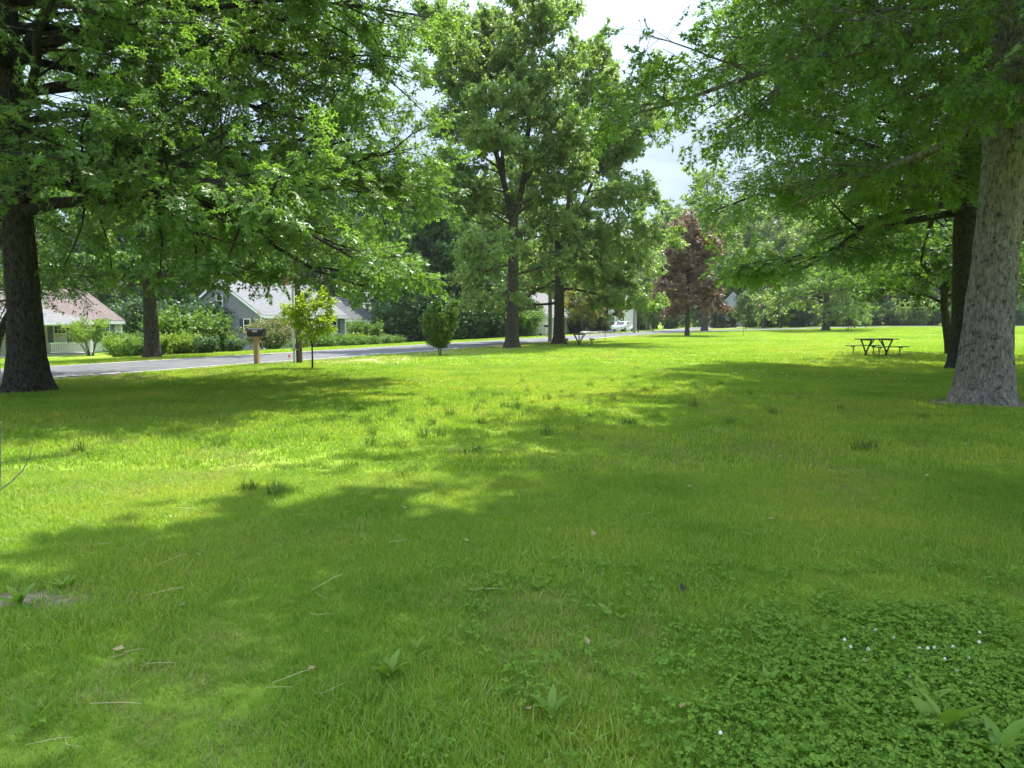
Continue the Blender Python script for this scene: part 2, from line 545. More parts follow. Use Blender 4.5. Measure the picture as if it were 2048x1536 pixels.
ROAD_N = -22.0
ROAD = [street_pt(s, ROAD_N) for s in (-30, 0, 20, 40, 60, 80, 100, 130, 170, 230)]
road = obj('road', strip('road', ROAD, -2.75, 2.75, M['asphalt'], 0.03))
tag(road, kind='structure')
ls = obj('edge_line', strip('edge_line', ROAD, 2.42, 2.52, M['road_paint'], 0.036), road)
ls = obj('edge_line', strip('edge_line', ROAD, -2.52, -2.42, M['road_paint'], 0.036), road)
M['gravel'] = plain('verge_gravel', (0.20, 0.175, 0.135), 0.95, 0.45, 11, bump=.6, bscale=30)
for sgn in (-1, 1):
    o = obj('gravel_verge', strip('gravel_verge', ROAD, sgn * 2.6, sgn * 3.15, M['gravel'], 0.022)); tag(o, kind='structure')
FAR = [(12.5, 83), (19, 91), (31, 101), (47, 110), (68, 116), (100, 124), (160, 140)]
far_road = obj('road', strip('road', FAR, -2.8, 2.8, M['asphalt'], 0.045))
tag(far_road, kind='structure')

# ------------------------------------------------------------------ trees
def norm(a):
    return a / np.maximum(np.linalg.norm(a, axis=-1, keepdims=True), 1e-9)

def grow(rng, P0, D0, Ln, S, grav, wander):
    """batch of branches as polylines: (B,S+1,3)"""
    B = len(P0)
    pts = np.empty((B, S + 1, 3)); tan = np.empty((B, S + 1, 3))
    p = P0.copy(); d = norm(D0.copy())
    pts[:, 0] = p; tan[:, 0] = d
    st = (Ln / S)[:, None]
    g = np.zeros((B, 3)); g[:, 2] = -1
    gr = np.asarray(grav).reshape(-1, 1) * np.ones((B, 1))
    for i in range(1, S + 1):
        d = norm(d + g * gr / S + rng.normal(0, wander, (B, 3)))
        p = p + d * st
        pts[:, i] = p; tan[:, i] = d
    return pts, tan

def lift(pts, floor, soft=1.2):
    """boughs level out above the height to which people and mowers keep them clear"""
    if floor is None:
        return
    z = pts[..., 2]
    c = floor + soft
    low = z < c
    z[low] = c - soft * (1 - np.exp(-(c - z[low]) / soft))

def tubes(pts, tan, r0, r1, sides, power=1.0):
    B, S1, _ = pts.shape
    t = np.linspace(0, 1, S1) ** power
    rad = r0[:, None] * (1 - t) + r1[:, None] * t
    ref = np.array([0.31, 0.77, 0.56])
    s = norm(np.cross(tan, ref)); u = np.cross(tan, s)
    a = np.arange(sides) * 2 * np.pi / sides
    v = pts[:, :, None, :] + rad[:, :, None, None] * (s[:, :, None, :] * np.cos(a)[None, None, :, None] + u[:, :, None, :] * np.sin(a)[None, None, :, None])
    idx = np.arange(B * S1 * sides).reshape(B, S1, sides)
    nx_ = np.roll(idx, -1, axis=2)
    f = np.stack([idx[:, :-1], nx_[:, :-1], nx_[:, 1:], idx[:, 1:]], -1).reshape(-1, 4)
    return v.reshape(-1, 3), f

def sample(rng, pts, tan, par, u):
    """point and tangent on branch par at parameter u"""
    S = pts.shape[1] - 1
    x = np.clip(u * S, 0, S - 1e-6)
    i = x.astype(int); f = (x - i)[:, None]
    return pts[par, i] * (1 - f) + pts[par, i + 1] * f, norm(tan[par, i] * (1 - f) + tan[par, i + 1] * f)

LEAF = {
    'plain': (np.array([[0, 0, 0], [.30, .42, .05], [0, 1, -.04], [-.30, .42, .05]]), np.array([[0, 1, 2, 3]])),
    'lobed': (np.array([[0, 0, 0], [.19, .45, .03], [0, 1, -.05], [-.19, .45, .03],
                        [-.48, .66, .05], [0, .32, .01], [.48, .66, .05], [0, .60, .01]]), np.array([[0, 1, 2, 3], [4, 5, 6, 7]])),
    'wide': (np.array([[0, 0, 0], [.46, .40, .07], [0, 1, -.06], [-.46, .40, .07]]), np.array([[0, 1, 2, 3]])),
    'needle': (np.array([[0, 0, 0], [.14, .5, 0.02], [0, 1, 0], [-.14, .5, 0.02]]), np.array([[0, 1, 2, 3]])),
}

def leaves(rng, pos, axis, size, kind, tilt):
    """leaf faces at pos, pointing roughly along axis"""
    T, F = LEAF[kind]
    n = len(pos)
    y = norm(axis)
    up = np.zeros((n, 3)); up[:, 2] = 1
    nrm = norm(up + rng.normal(0, tilt, (n, 3)))
    x = norm(np.cross(y, nrm)); z = np.cross(x, y)
    v = pos[:, None, :] + size[:, None, None] * (T[None, :, 0:1] * x[:, None] + T[None, :, 1:2] * y[:, None] + T[None, :, 2:3] * z[:, None])
    f = (F[None] + (np.arange(n) * len(T))[:, None, None]).reshape(-1, F.shape[1])
    return v.reshape(-1, 3), f

def vnoise(rng, th, z, cth, cz, zmax):
    """smooth value noise, periodic in the angle"""
    nz = int(zmax * cz) + 3
    G = rng.random((cth, nz))
    a = (th / (2 * np.pi) % 1) * cth; b = np.clip(z * cz, 0, nz - 2.001)
    i = a.astype(int) % cth; j = b.astype(int)
    fa = a - np.floor(a); fb = b - j
    fa = fa * fa * (3 - 2 * fa); fb = fb * fb * (3 - 2 * fb)
    i2 = (i + 1) % cth
    return (G[i, j] * (1 - fa) + G[i2, j] * fa) * (1 - fb) + (G[i, j + 1] * (1 - fa) + G[i2, j + 1] * fa) * fb

def trunk_mesh(rng, stem, sides, rings, flare, rough, lobes=5):
    """stem: list of (x,y,z,r); returns verts and quads of a tapering trunk with root flare and bark ridges"""
    st = np.array(stem, float)
    zz = st[:, 2]
    t = np.linspace(0, 1, rings) ** 1.35
    z = zz[0] + (zz[-1] - zz[0]) * t
    cx = np.interp(z, zz, st[:, 0]); cyy = np.interp(z, zz, st[:, 1]); r = np.interp(z, zz, st[:, 3])
    k = max(3, rings // 14)
    if rings > 12:
        ker = np.ones(k) / k
        pad = lambda q: np.convolve(np.concatenate([np.full(k, q[0]), q, np.full(k, q[-1])]), ker, 'same')[k:-k]
        cx, cyy = pad(cx), pad(cyy)
    th = np.arange(sides) * 2 * np.pi / sides
    TH, ZZ = np.meshgrid(th, z)
    lob = 0.5 + 0.5 * np.sin(TH * lobes + rng.random() * 6 + 0.8 * np.sin(TH * 2 + rng.random() * 6))
    zr = ZZ - zz[0]
    fl = flare * (np.exp(-zr / 0.28) * (0.35 + 0.95 * lob) + 0.32 * np.exp(-zr / 1.1))
    rr = r[:, None] * (1 + fl)
    if rough:
        zm = zz[-1] - zz[0]
        rr = rr * (1 + 0.05 * (vnoise(rng, TH, zr, 9, 0.5, zm) - .5))
        n1 = vnoise(rng, TH + 0.06 * np.sin(zr * 3), zr, max(12, sides // 3), 1.6, zm)
        n2 = vnoise(rng, TH, zr, max(20, sides // 2), 7.0, zm)
        rr = rr + rough * (np.abs(n1 - .5) * 2 - .5) + 0.5 * rough * (n2 - .5)
    v = np.stack([cx[:, None] + rr * np.cos(TH), cyy[:, None] + rr * np.sin(TH), ZZ], -1)
    idx = np.arange(rings * sides).reshape(rings, sides)
    nx_ = np.roll(idx, -1, axis=1)
    f = np.stack([idx[:-1], nx_[:-1], nx_[1:], idx[1:]], -1).reshape(-1, 4)
    return v.reshape(-1, 3), f

def tree_meshes(name, seed, height, stems, z0, lenprof, elevprof, nprim, nsec, ntwig, nleaf, leaf_size, leaf_kind,
                leaf_mat_, bark, grav=0.5, sec_f=0.42, twig_len=0.8, tilt=0.7, tsides=20, trings=24, flare=0.5, rough=0.0,
                coarse_above=None, sec_grav=0.15, primsides=6, bias=None, limbs=(), twig_sides=3, tlobes=5, sec_flat=0.55, leaf_drop=0.25, floor=None, sprays=None):
    rng = np.random.default_rng(seed)
    # trunk
    V, Fc, off = [], [], 0
    for i, st in enumerate(stems):
        v, f = trunk_mesh(rng, st, tsides if i == 0 else max(6, tsides // 2), trings if i == 0 else max(8, trings // 2), flare if i == 0 else 0.0, rough if i == 0 else rough * .6, tlobes)
        V.append(v); Fc.append(f + off); off += len(v)
    trunk = np_mesh(name + '_trunk', np.concatenate(V), np.concatenate(Fc), bark, True)
    # primary limbs
    ST = [np.array(s, float) for s in stems]
    tops = [s[-1, 2] for s in ST]
    P, D, Ln, R0, G = [], [], [], [], []
    w = np.array([max(0.1, s[-1, 2] - max(z0, s[0, 2])) for s in ST]); w = w / w.sum()
    ga = rng.random() * 6.28
    for si, s in enumerate(ST):
        n = max(1, int(round(nprim * w[si])))
        zs = max(z0, s[0, 2])
        for k in range(n):
            z = zs + (s[-1, 2] - zs) * ((k + 0.15 + 0.7 * rng.random()) / n) ** 0.92
            h = (z - z0) / max(0.1, height - z0)
            x = np.interp(z, s[:, 2], s[:, 0]); y = np.interp(z, s[:, 2], s[:, 1]); r = np.interp(z, s[:, 2], s[:, 3])
            ga += 2.399 + rng.normal(0, 0.25)
            az = ga
            if len(ST) > 1 and si > 0:                    # forked stems branch outwards
                c = math.atan2(s[-1, 1], s[-1, 0])
                az = c + rng.normal(0, 1.15)
            L_ = np.interp(h, lenprof[0], lenprof[1]) * rng.uniform(0.78, 1.15)
            if bias is not None:
                L_ *= 1 + bias[1] * math.cos(az - bias[0])
            e = R(np.interp(h, elevprof[0], elevprof[1]) + rng.normal(0, 7))
            P.append((x, y, z)); D.append((math.cos(az) * math.cos(e), math.sin(az) * math.cos(e), math.sin(e)))
            Ln.append(L_); R0.append(min(r * 0.55, 0.016 * L_ + 0.012)); G.append(grav * np.interp(h, [0, .5, 1], [1.0, .55, .2]))
        # leader
        P.append(tuple(s[-1, :3])); D.append((rng.normal(0, .2), rng.normal(0, .2), 1)); Ln.append(max(0.6, lenprof[1][-1])); R0.append(s[-1, 3]); G.append(0)
    for (z, az, e, L_, r) in limbs:
        s = ST[0]
        x = np.interp(z, s[:, 2], s[:, 0]); y = np.interp(z, s[:, 2], s[:, 1])
        P.append((x, y, z)); D.append((math.cos(az) * math.cos(e), math.sin(az) * math.cos(e), math.sin(e))); Ln.append(L_); R0.append(r); G.append(grav * .6)
    P, D, Ln, R0, G = map(np.array, (P, D, Ln, R0, G))
    p1, t1 = grow(rng, P, D, Ln, 9, G, 0.115)
    lift(p1, floor)
    BV, BF, boff = [], [], 0
    def addb(v, f):
        nonlocal boff
        BV.append(v); BF.append(f + boff); boff += len(v)
    addb(*tubes(p1, t1, R0, R0 * 0.12 + .003, primsides, 0.8))
    # secondary branches
    per = np.maximum(2, np.round(nsec * Ln / Ln.mean() * rng.uniform(.8, 1.2, len(Ln)))).astype(int)
    par = np.repeat(np.arange(len(P)), per)
    u = 0.16 + 0.82 * rng.random(len(par)) ** 0.85
    sp, stn = sample(rng, p1, t1, par, u)
    up = np.array([0, 0, 1.0])
    side = norm(np.cross(stn, up)) * np.where(rng.random(len(par)) < .5, -1, 1)[:, None]
    sdir = norm(stn * rng.uniform(.5, 1.0, len(par))[:, None] + side * rng.uniform(.55, 1.1, len(par))[:, None]
                + rng.normal(0, sec_flat * .6, (len(par), 3)) + up * rng.uniform(-.15, .45, len(par))[:, None])
    sl = Ln[par] * sec_f * (1.05 - 0.62 * u) * rng.uniform(.7, 1.25, len(par))
    sl = np.maximum(sl, 0.5 * twig_len)
    p2, t2 = grow(rng, sp, sdir, sl, 5, sec_grav, 0.13)
    lift(p2, floor)
    r2 = np.minimum(0.010 * sl + 0.004, R0[par] * .5)
    addb(*tubes(p2, t2, r2, r2 * .25 + .001, 4))
    # twigs
    per2 = np.maximum(2, np.round(ntwig * sl / sl.mean() * rng.uniform(.7, 1.3, len(sl)))).astype(int)
    par2 = np.repeat(np.arange(len(sl)), per2)
    u2 = 0.18 + 0.82 * rng.random(len(par2))
    tp, tt = sample(rng, p2, t2, par2, u2)
    td = norm(tt + rng.normal(0, .75, (len(par2), 3)) + up * 0.12)
    tl = twig_len * rng.uniform(.5, 1.3, len(par2)) * np.clip(sl[par2] / sl.mean(), .5, 1.2)
    p3, t3 = grow(rng, tp, td, tl, 2, 0.25, 0.12)
    lift(p3, floor)
    if twig_sides:
        addb(*tubes(p3, t3, np.full(len(tl), .0055), np.full(len(tl), .002), twig_sides))
    branches = np_mesh(name + '_branches', np.concatenate(BV), np.concatenate(BF), bark, True)
    if sprays:
        per3, slen, nl3 = sprays
        cnt = np.maximum(1, rng.poisson(per3, len(tl)))
        szf = np.ones(len(tl))
        if coarse_above is not None:
            hi = tp[:, 2] > coarse_above
            cnt = np.where(hi, 1, cnt); szf = np.where(hi, 1.7, 1.0)
        q = np.repeat(np.arange(len(tl)), cnt)
        pp, pt = sample(rng, p3, t3, q, rng.random(len(q)))
        dd = norm(pt + rng.normal(0, .55, pt.shape) + np.array([0, 0, -leaf_drop * .6]))
        rx = np.arcsin(np.clip(dd[:, 2], -1, 1)); rz = np.arctan2(-dd[:, 0], dd[:, 1])
        ry = rng.normal(0, .35, len(q))
        ms = [spray_mesh(name + '_spray', seed * 10 + i, nl3, slen, leaf_size, leaf_mat_, M['twig'], leaf_kind) for i in range(6)]
        return dict(trunk=trunk, branches=branches, sprays=(ms, pp, np.stack([rx, ry, rz], -1), rng.uniform(.75, 1.3, len(q)) * szf[q], rng.integers(0, 6, len(q))))
    # leaves
    nl = np.maximum(1, np.round(nleaf * rng.uniform(.6, 1.4, len(tl)))).astype(int)
    size_f = np.ones(len(tl))
    if coarse_above is not None:
        hi = tp[:, 2] > coarse_above
        nl = np.where(hi, np.maximum(1, (nl * .4).astype(int)), nl); size_f = np.where(hi, 1.55, 1.0)
    par3 = np.repeat(np.arange(len(tl)), nl)
    u3 = 0.05 + 1.0 * rng.random(len(par3))
    lp, lt = sample(rng, p3, t3, par3, np.minimum(u3, 1))
    sz = leaf_size * rng.uniform(.65, 1.3, len(par3)) * size_f[par3]
    lp = lp + rng.normal(0, 1, (len(par3), 3)) * (0.32 * leaf_size)
    ax = norm(lt * .6 + rng.normal(0, .8, (len(par3), 3)) + np.array([0, 0, -leaf_drop]))
    v, f = leaves(rng, lp, ax, sz, leaf_kind, tilt)
    crown = np_mesh(name + '_crown', v, f, leaf_mat_, False)
    return dict(trunk=trunk, branches=branches, crown=crown)

def scatter(name, meshes, pts, rot, scl, pick, parent=None):
    """one object: the meshes set on points by geometry nodes"""
    src = bpy.data.collections.new(name + '_source')
    for i, me in enumerate(meshes):
        o = bpy.data.objects.new('%s_piece_%02d' % (name, i), me)
        src.objects.link(o)
    rot = np.asarray(rot, np.float32)
    if rot.ndim == 1:
        rot = np.stack([rot * 0, rot * 0, rot], -1)
    me = bpy.data.meshes.new(name)
    me.vertices.add(len(pts))
    me.vertices.foreach_set('co', np.asarray(pts, np.float32).ravel())
    a = me.attributes.new('sc', 'FLOAT', 'POINT'); a.data.foreach_set('value', np.asarray(scl, np.float32))
    a = me.attributes.new('rt', 'FLOAT_VECTOR', 'POINT'); a.data.foreach_set('vector', rot.ravel())
    a = me.attributes.new('pick', 'INT', 'POINT'); a.data.foreach_set('value', np.asarray(pick, np.int32))
    ob = obj(name, me, parent)
    ng = bpy.data.node_groups.new(name + '_nodes', 'GeometryNodeTree')
    ng.interface.new_socket('Geometry', in_out='INPUT', socket_type='NodeSocketGeometry')
    ng.interface.new_socket('Geometry', in_out='OUTPUT', socket_type='NodeSocketGeometry')
    N, L = ng.nodes, ng.links
    gi = N.new('NodeGroupInput'); go = N.new('NodeGroupOutput')
    ip = N.new('GeometryNodeInstanceOnPoints')
    ci = N.new('GeometryNodeCollectionInfo')
    ci.inputs['Collection'].default_value = src
    ci.inputs['Separate Children'].default_value = True
    ci.inputs['Reset Children'].default_value = True
    def attr(nm, ty):
        n = N.new('GeometryNodeInputNamedAttribute'); n.data_type = ty; n.inputs['Name'].default_value = nm
        return n.outputs['Attribute']
    L.new(gi.outputs[0], ip.inputs['Points'])
    L.new(ci.outputs[0], ip.inputs['Instance'])
    ip.inputs['Pick Instance'].default_value = True
    L.new(attr('pick', 'INT'), ip.inputs['Instance Index'])
    L.new(attr('rt', 'FLOAT_VECTOR'), ip.inputs['Rotation'])
    L.new(attr('sc', 'FLOAT'), ip.inputs['Scale'])
    L.new(ip.outputs[0], go.inputs[0])
    md = ob.modifiers.new('scatter', 'NODES')
    md.node_group = ng
    return ob

def spray_mesh(name, seed, n, length, size, mat, bark, kind='lobed'):
    """a leafy twig tip: leaves set alternately along a short twig that runs along +y"""
    g = np.random.default_rng(seed)
    t = np.linspace(.12, 1, n)
    pos = np.stack([g.normal(0, .02, n), t * length, .04 * length * np.sin(t * 3) + g.normal(0, .015, n) - .12 * length * t * t], -1)
    sd_ = np.where(np.arange(n) % 2, 1, -1)
    ax = norm(np.stack([sd_ * g.uniform(.5, 1.1, n), g.uniform(.25, .9, n), g.uniform(-.55, .25, n)], -1))
    v, f = leaves(g, pos, ax, size * g.uniform(.7, 1.25, n), kind, .55)
    tw = np.stack([np.zeros(4), np.linspace(0, 1, 4) * length, -.12 * length * np.linspace(0, 1, 4) ** 2], -1)[None]
    tt = np.tile(np.array([0, 1.0, 0]), (1, 4, 1))
    v2, f2 = tubes(tw, tt, np.array([.004]), np.array([.0012]), 3)
    return np_mesh(name, np.concatenate([v, v2]), [f, f2 + len(v)], None, False, [mat, bark], np.r_[np.zeros(len(f)), np.ones(len(f2))])

TRI = {}
def place_tree(ms, name, loc, rz, label, cat='tree', group=None, scale=1.0, crown_mat=None, zscale=1.0):
    root = empty(name, loc, rz)
    root.scale = (scale, scale, scale * zscale)
    tag(root, label, cat, group)
    obj('trunk', ms['trunk'], root)
    obj('branches', ms['branches'], root)
    if 'sprays' in ms:
        c = scatter('crown', *ms['sprays'], parent=root)
        c['kind'] = 'stuff'
        return root
    c = obj('crown', ms['crown'], root)
    c['kind'] = 'stuff'
    if crown_mat:
        c.material_slots[0].link = 'OBJECT'
        c.material_slots[0].material = crown_mat
    return root

def stem_of(h, r, bend=0.0, seed=0, n=7, rtop=0.1, lean=(0, 0)):
    g = np.random.default_rng(seed)
    out = []
    for i in range(n):
        t = i / (n - 1)
        out.append((bend * g.normal() * t + lean[0] * t, bend * g.normal() * t + lean[1] * t, h * t - (0.08 if i == 0 else 0), r * (1 - t) ** 0.8 * (1 - rtop) + r * rtop))
    return out

# --- the large oaks
OAKLEN = ([0, .12, .35, .6, .85, 1], [1.0, 1.0, .95, .78, .42, .16])
OAKEL = ([0, .15, .35, .6, .85, 1], [2, 10, 22, 38, 55, 70])
def oakprof(Rm):
    return (OAKLEN[0], [Rm * a for a in OAKLEN[1]])

oakL = tree_meshes('left_oak', 11, 21, [[(0, 0, -.1, .42), (0, 0, .9, .365), (0, 0, 2, .335), (-.05, 0, 4, .31), (-.12, 0.05, 8, .29), (-.1, .1, 13, .19), (0, 0, 19, .06)]],
                   3.5, oakprof(8.8), OAKEL, 58, 18, 9, 30, .125, 'lobed', M['oak'], M['bark_dark'], grav=.62,
                   tsides=64, trings=70, flare=.42, rough=.03, coarse_above=10.0, floor=1.95, sprays=(2.3, .35, 12),
                   limbs=[(6.8, R(20), R(38), 9, .17), (5.2, R(-12), R(12), 9.5, .12), (4.6, R(28), R(8), 9, .11), (4.2, R(-35), R(8), 8.5, .1), (7.4, R(6), R(18), 8.8, .12), (8.4, R(18), R(16), 8.6, .12), (9.3, R(4), R(12), 8.4, .11), (6.4, R(10), R(20), 8.6, .11),
                          (4.4, R(12), R(10), 9.4, .11), (5.0, R(34), R(12), 9.0, .11), (5.8, R(24), R(18), 8.2, .11), (5.4, R(50), R(14), 9.0, .10), (7.2, R(36), R(22), 7.4, .10)])
oakR1 = tree_meshes('right_oak', 29, 22, [[(0, 0, -.1, .50), (0.03, 0, .9, .43), (0.10, 0, 2.5, .375), (.18, 0, 4.5, .345), (.2, 0, 8, .35), (.25, 0, 14, .22), (.2, 0, 20, .06)]],
                    5.0, oakprof(7.6), OAKEL, 56, 17, 9, 30, .115, 'lobed', M['oak'], M['bark_grey'], grav=.5,
                    tsides=110, trings=150, flare=.36, rough=.03, coarse_above=9.8, tlobes=4, floor=4.2, sprays=(2.0, .34, 12),
                    limbs=[(6.4, R(-80), R(2), 4.2, .06), (6.0, R(-105), R(4), 4.5, .06), (6.8, R(-130), R(6), 5.5, .07), (5.4, R(-95), R(5), 3.4, .05), (5.3, R(-60), R(5), 3.2, .05), (5.6, R(-150), R(5), 4.5, .06)])
oakR2 = tree_meshes('second_oak', 37, 22, [[(0, 0, -.1, .60), (-.03, 0, .9, .54), (-.14, 0, 2.5, .50), (-.32, 0, 6, .44), (-.5, 0, 10, .34), (-.5, 0, 15, .2), (-.5, 0, 20, .06)]],
                    4.6, oakprof(8.2), OAKEL, 54, 16, 8, 28, .135, 'lobed', M['oak'], M['bark_dark'], grav=.72,
                    tsides=56, trings=60, flare=.4, rough=.03, coarse_above=13, floor=2.8, sprays=(2.0, .40, 12),
                    limbs=[(5.9, R(178), R(6), 8.5, .15), (8.6, R(186), R(28), 8, .14), (5.2, R(200), R(2), 8.5, .11)])
oakN = tree_meshes('overhead_oak', 39, 22, [[(0, 0, -.1, .55), (0, 0, .9, .48), (.03, 0, 2.5, .45), (.05, 0, 6, .40), (.1, 0, 10, .33), (.1, 0, 15, .2), (.1, 0, 20, .06)]],
                    9.4, oakprof(7.3), ([0, .15, .35, .6, .85, 1], [16, 20, 28, 40, 55, 70]), 50, 13, 7, 14, .34, 'wide', M['oak'], M['bark_dark'], grav=.3,
                    tsides=40, trings=40, flare=.45, rough=.03, twig_sides=0)
cA = tree_meshes('centre_oak_a', 41, 21, [[(0, 0, -.1, .42), (0, 0, 1, .36), (0.02, 0, 4, .32), (.05, 0, 7.7, .28)],
                                         [(.05, 0, 7.4, .22), (-.5, 0, 10, .17), (-1.5, .1, 13.5, .12), (-3.0, .2, 18.3, .03)],
                                         [(.05, 0, 7.4, .21), (.75, .1, 10.5, .17), (1.0, .2, 14, .13), (1.5, .2, 20.0, .03)],
                                         [(-.5, 0, 10, .12), (-.7, .6, 13, .09), (-.9, 1.0, 19.5, .03)]],
                  2.9, ([0, .2, .45, .7, .9, 1], [5.6, 5.6, 5.0, 4.6, 3.4, 1.6]), ([0, .15, .4, .7, 1], [-8, 10, 34, 50, 66]), 50, 17, 8, 19, .165, 'wide', M['oak_far'], M['bark_brown'], grav=.5,
                  tsides=28, trings=30, flare=.5, rough=.02, twig_len=.62, twig_sides=0, floor=2.0)
cB = tree_meshes('centre_oak_b', 43, 19.5, [[(0, 0, -.1, .43), (0, 0, 1, .37), (0, 0, 4, .33), (0, 0, 6.3, .30)],
                                         [(0, 0, 6.0, .18), (-.5, 0, 9, .14), (-.9, .1, 12.5, .1), (-1.2, .2, 18, .03)],
                                         [(0, 0, 6.0, .2), (.5, .1, 9, .16), (1.0, .2, 13, .12), (1.6, .2, 18.8, .03)],
                                         [(0, 0, 6.0, .2), (1.3, .1, 9, .14), (2.8, .2, 12.5, .1), (4.4, .2, 16.5, .03)]],
                  2.7, ([0, .2, .45, .7, .9, 1], [7.2, 7.0, 5.6, 4.6, 3.2, 1.4]), ([0, .15, .4, .7, 1], [-2, 8, 28, 46, 64]), 50, 17, 8, 19, .17, 'wide', M['oak_far'], M['bark_brown'], grav=.5,
                  tsides=28, trings=30, flare=.5, rough=.02, twig_len=.62, twig_sides=0, floor=2.0, bias=(0.0, .14))

x, y, z = at(58, 783); place_tree(oakL, 'oak_tree', (x, y, z), 0, 'large dark-trunked oak at the left edge, boughs reaching over the street', 'tree')
x, y, z = at(1963, 806); place_tree(oakR1, 'oak_tree', (x, y, z), 0, 'nearest oak on the right with thick grey rough-barked trunk', 'tree')
x, y, z = at(1938, 738); place_tree(oakR2, 'oak_tree', (x, y, z), 0, 'dark-trunked oak standing right behind the grey-trunked oak', 'tree')
x, y, z = at(1025, 696); place_tree(cA, 'oak_tree', (x, y, z), 0, 'tall fork-trunked oak by the street, left of the central pair', 'tree', scale=.95)
x, y, z = at(1118, 688); place_tree(cB, 'oak_tree', (x, y, z), 0, 'broad spreading oak beside the far picnic table, right of the central pair', 'tree', scale=.95)
t = place_tree(oakN, 'oak_tree', (5.0, 5.0, Hs(5.0, 5.0)), R(115), 'oak just beside the viewpoint whose hanging boughs and shade cross the foreground', 'tree')

# --- smaller and farther kinds of tree
linden = tree_meshes('linden', 53, 10.5, [[(0, 0, -.1, .22), (-.3, 0, 1.2, .18), (-.55, 0, 2.4, .15), (-.5, 0, 5, .11), (-.3, 0, 9.5, .03)]], 1.7,
                     ([0, .25, .6, 1], [5.2, 5.0, 3.8, 1.0]), ([0, .3, .7, 1], [25, 30, 45, 65]), 34, 9, 6, 11, .16, 'wide', M['linden'], M['bark_dark'], grav=1.15,
                     tsides=14, trings=16, flare=.3, twig_len=.7, sec_grav=.35)
redmap = tree_meshes('red_maple', 59, 12.2, [stem_of(11.5, .26, .06, 3)], 2.3, ([0, .2, .5, .8, 1], [3.4, 4.2, 4.2, 3.2, 1.2]), ([0, .4, .8, 1], [12, 30, 48, 65]),
                     40, 10, 6, 13, .24, 'wide', M['red_leaf'], M['bark_brown'], grav=.35, tsides=12, trings=14, flare=.35, twig_len=.6)
bgA = tree_meshes('round_tree', 61, 17, [stem_of(16, .33, .1, 4)], 3.0, ([0, .25, .6, .85, 1], [5.0, 6.2, 5.6, 3.4, 1.0]), ([0, .3, .7, 1], [8, 28, 48, 66]),
                  34, 8, 5, 11, .34, 'wide', M['maple_light'], M['bark_brown'], grav=.4, tsides=10, trings=12, flare=.4, twig_len=.9, twig_sides=0)
bgB = tree_meshes('tall_maple', 67, 18, [stem_of(17.2, .34, .1, 5)], 1.6, ([0, .2, .6, .85, 1], [4.2, 5.0, 4.2, 2.6, .9]), ([0, .3, .7, 1], [0, 22, 46, 66]),
                  40, 8, 5, 11, .34, 'wide', M['maple_dark'], M['bark_brown'], grav=.5, tsides=10, trings=12, flare=.4, twig_len=.9, twig_sides=0)
bgC = tree_meshes('airy_tree', 71, 19, [stem_of(18, .36, .12, 6)], 4.5, ([0, .25, .6, .85, 1], [5.0, 6.0, 5.2, 3.0, 1.0]), ([0, .3, .7, 1], [20, 38, 55, 70]),
                  28, 7, 5, 9, .32, 'wide', M['oak_far'], M['bark_brown'], grav=.3, tsides=10, trings=12, flare=.4, twig_len=.9)
bgD = tree_meshes('spreading_tree', 73, 15, [stem_of(14.3, .42, .08, 8)], 2.6, ([0, .2, .6, .85, 1], [8.0, 8.4, 6.4, 3.6, 1.2]), ([0, .25, .6, 1], [4, 18, 40, 65]),
                  40, 10, 6, 10, .30, 'wide', M['oak_far'], M['bark_brown'], grav=.65, tsides=14, trings=14, flare=.4, twig_len=.8, twig_sides=0)
bgE = tree_meshes('conifer', 79, 12, [stem_of(11.8, .2, .02, 9)], .6, ([0, .1, .5, 1], [2.6, 2.9, 1.8, .15]), ([0, .5, 1], [-8, 4, 40]),
                  52, 8, 5, 9, .30, 'needle', M['conifer'], M['bark_brown'], grav=.3, tsides=8, trings=10, flare=.3, twig_len=.5, twig_sides=0, tilt=.5)
street = tree_meshes('street_tree', 83, 9.5, [[(0, 0, -.1, .36), (.0, 0, .8, .32), (-.02, 0, 1.7, .31), (.0, 0, 2.7, .28), (-.1, 0, 3.5, .22), (-.2, 0, 6, .12), (-.2, 0, 9, .03)]], 2.2,
                     ([0, .25, .6, 1], [5.6, 5.4, 4.0, 1.0]), ([0, .3, .7, 1], [10, 28, 45, 65]), 34, 9, 6, 11, .19, 'wide', M['maple_dark'], M['bark_brown'], grav=.75,
                     tsides=22, trings=24, flare=.25, rough=.025, twig_len=.7, floor=3.3)
smalltree = tree_meshes('small_tree', 89, 6.5, [stem_of(6.2, .11, .06, 10)], 1.3, ([0, .3, .7, 1], [2.2, 2.7, 2.0, .6]), ([0, .5, 1], [15, 38, 65]),
                        24, 7, 5, 9, .22, 'wide', M['maple_light'], M['bark_brown'], grav=.35, tsides=8, trings=10, flare=.2, twig_len=.5, twig_sides=0)

x, y, z = at(1904, 709); place_tree(linden, 'linden_tree', (x, y, z), 0, 'leaning thin-trunked tree with drooping boughs behind the second right oak')
x, y, z = at(1374, 672); place_tree(redmap, 'red_maple', (x, y, z), 0, 'dark red maple standing alone on the far lawn', scale=.87)
x, y, z = col_at(1650, 92); place_tree(bgD, 'park_tree', (x, y, z), R(40), 'wide green tree on the far lawn before the crossing road', scale=1.0)
x, y, z = col_at(1408, 99); place_tree(bgC, 'roadside_tree', (x, y, z), R(10), 'tall pale airy tree with thick straight trunk right behind the red maple', scale=1.12)
x, y, z = at(305, 716); place_tree(street, 'street_tree', (x, y, z), 0, 'knotty-trunked tree across the street between the two nearest houses')

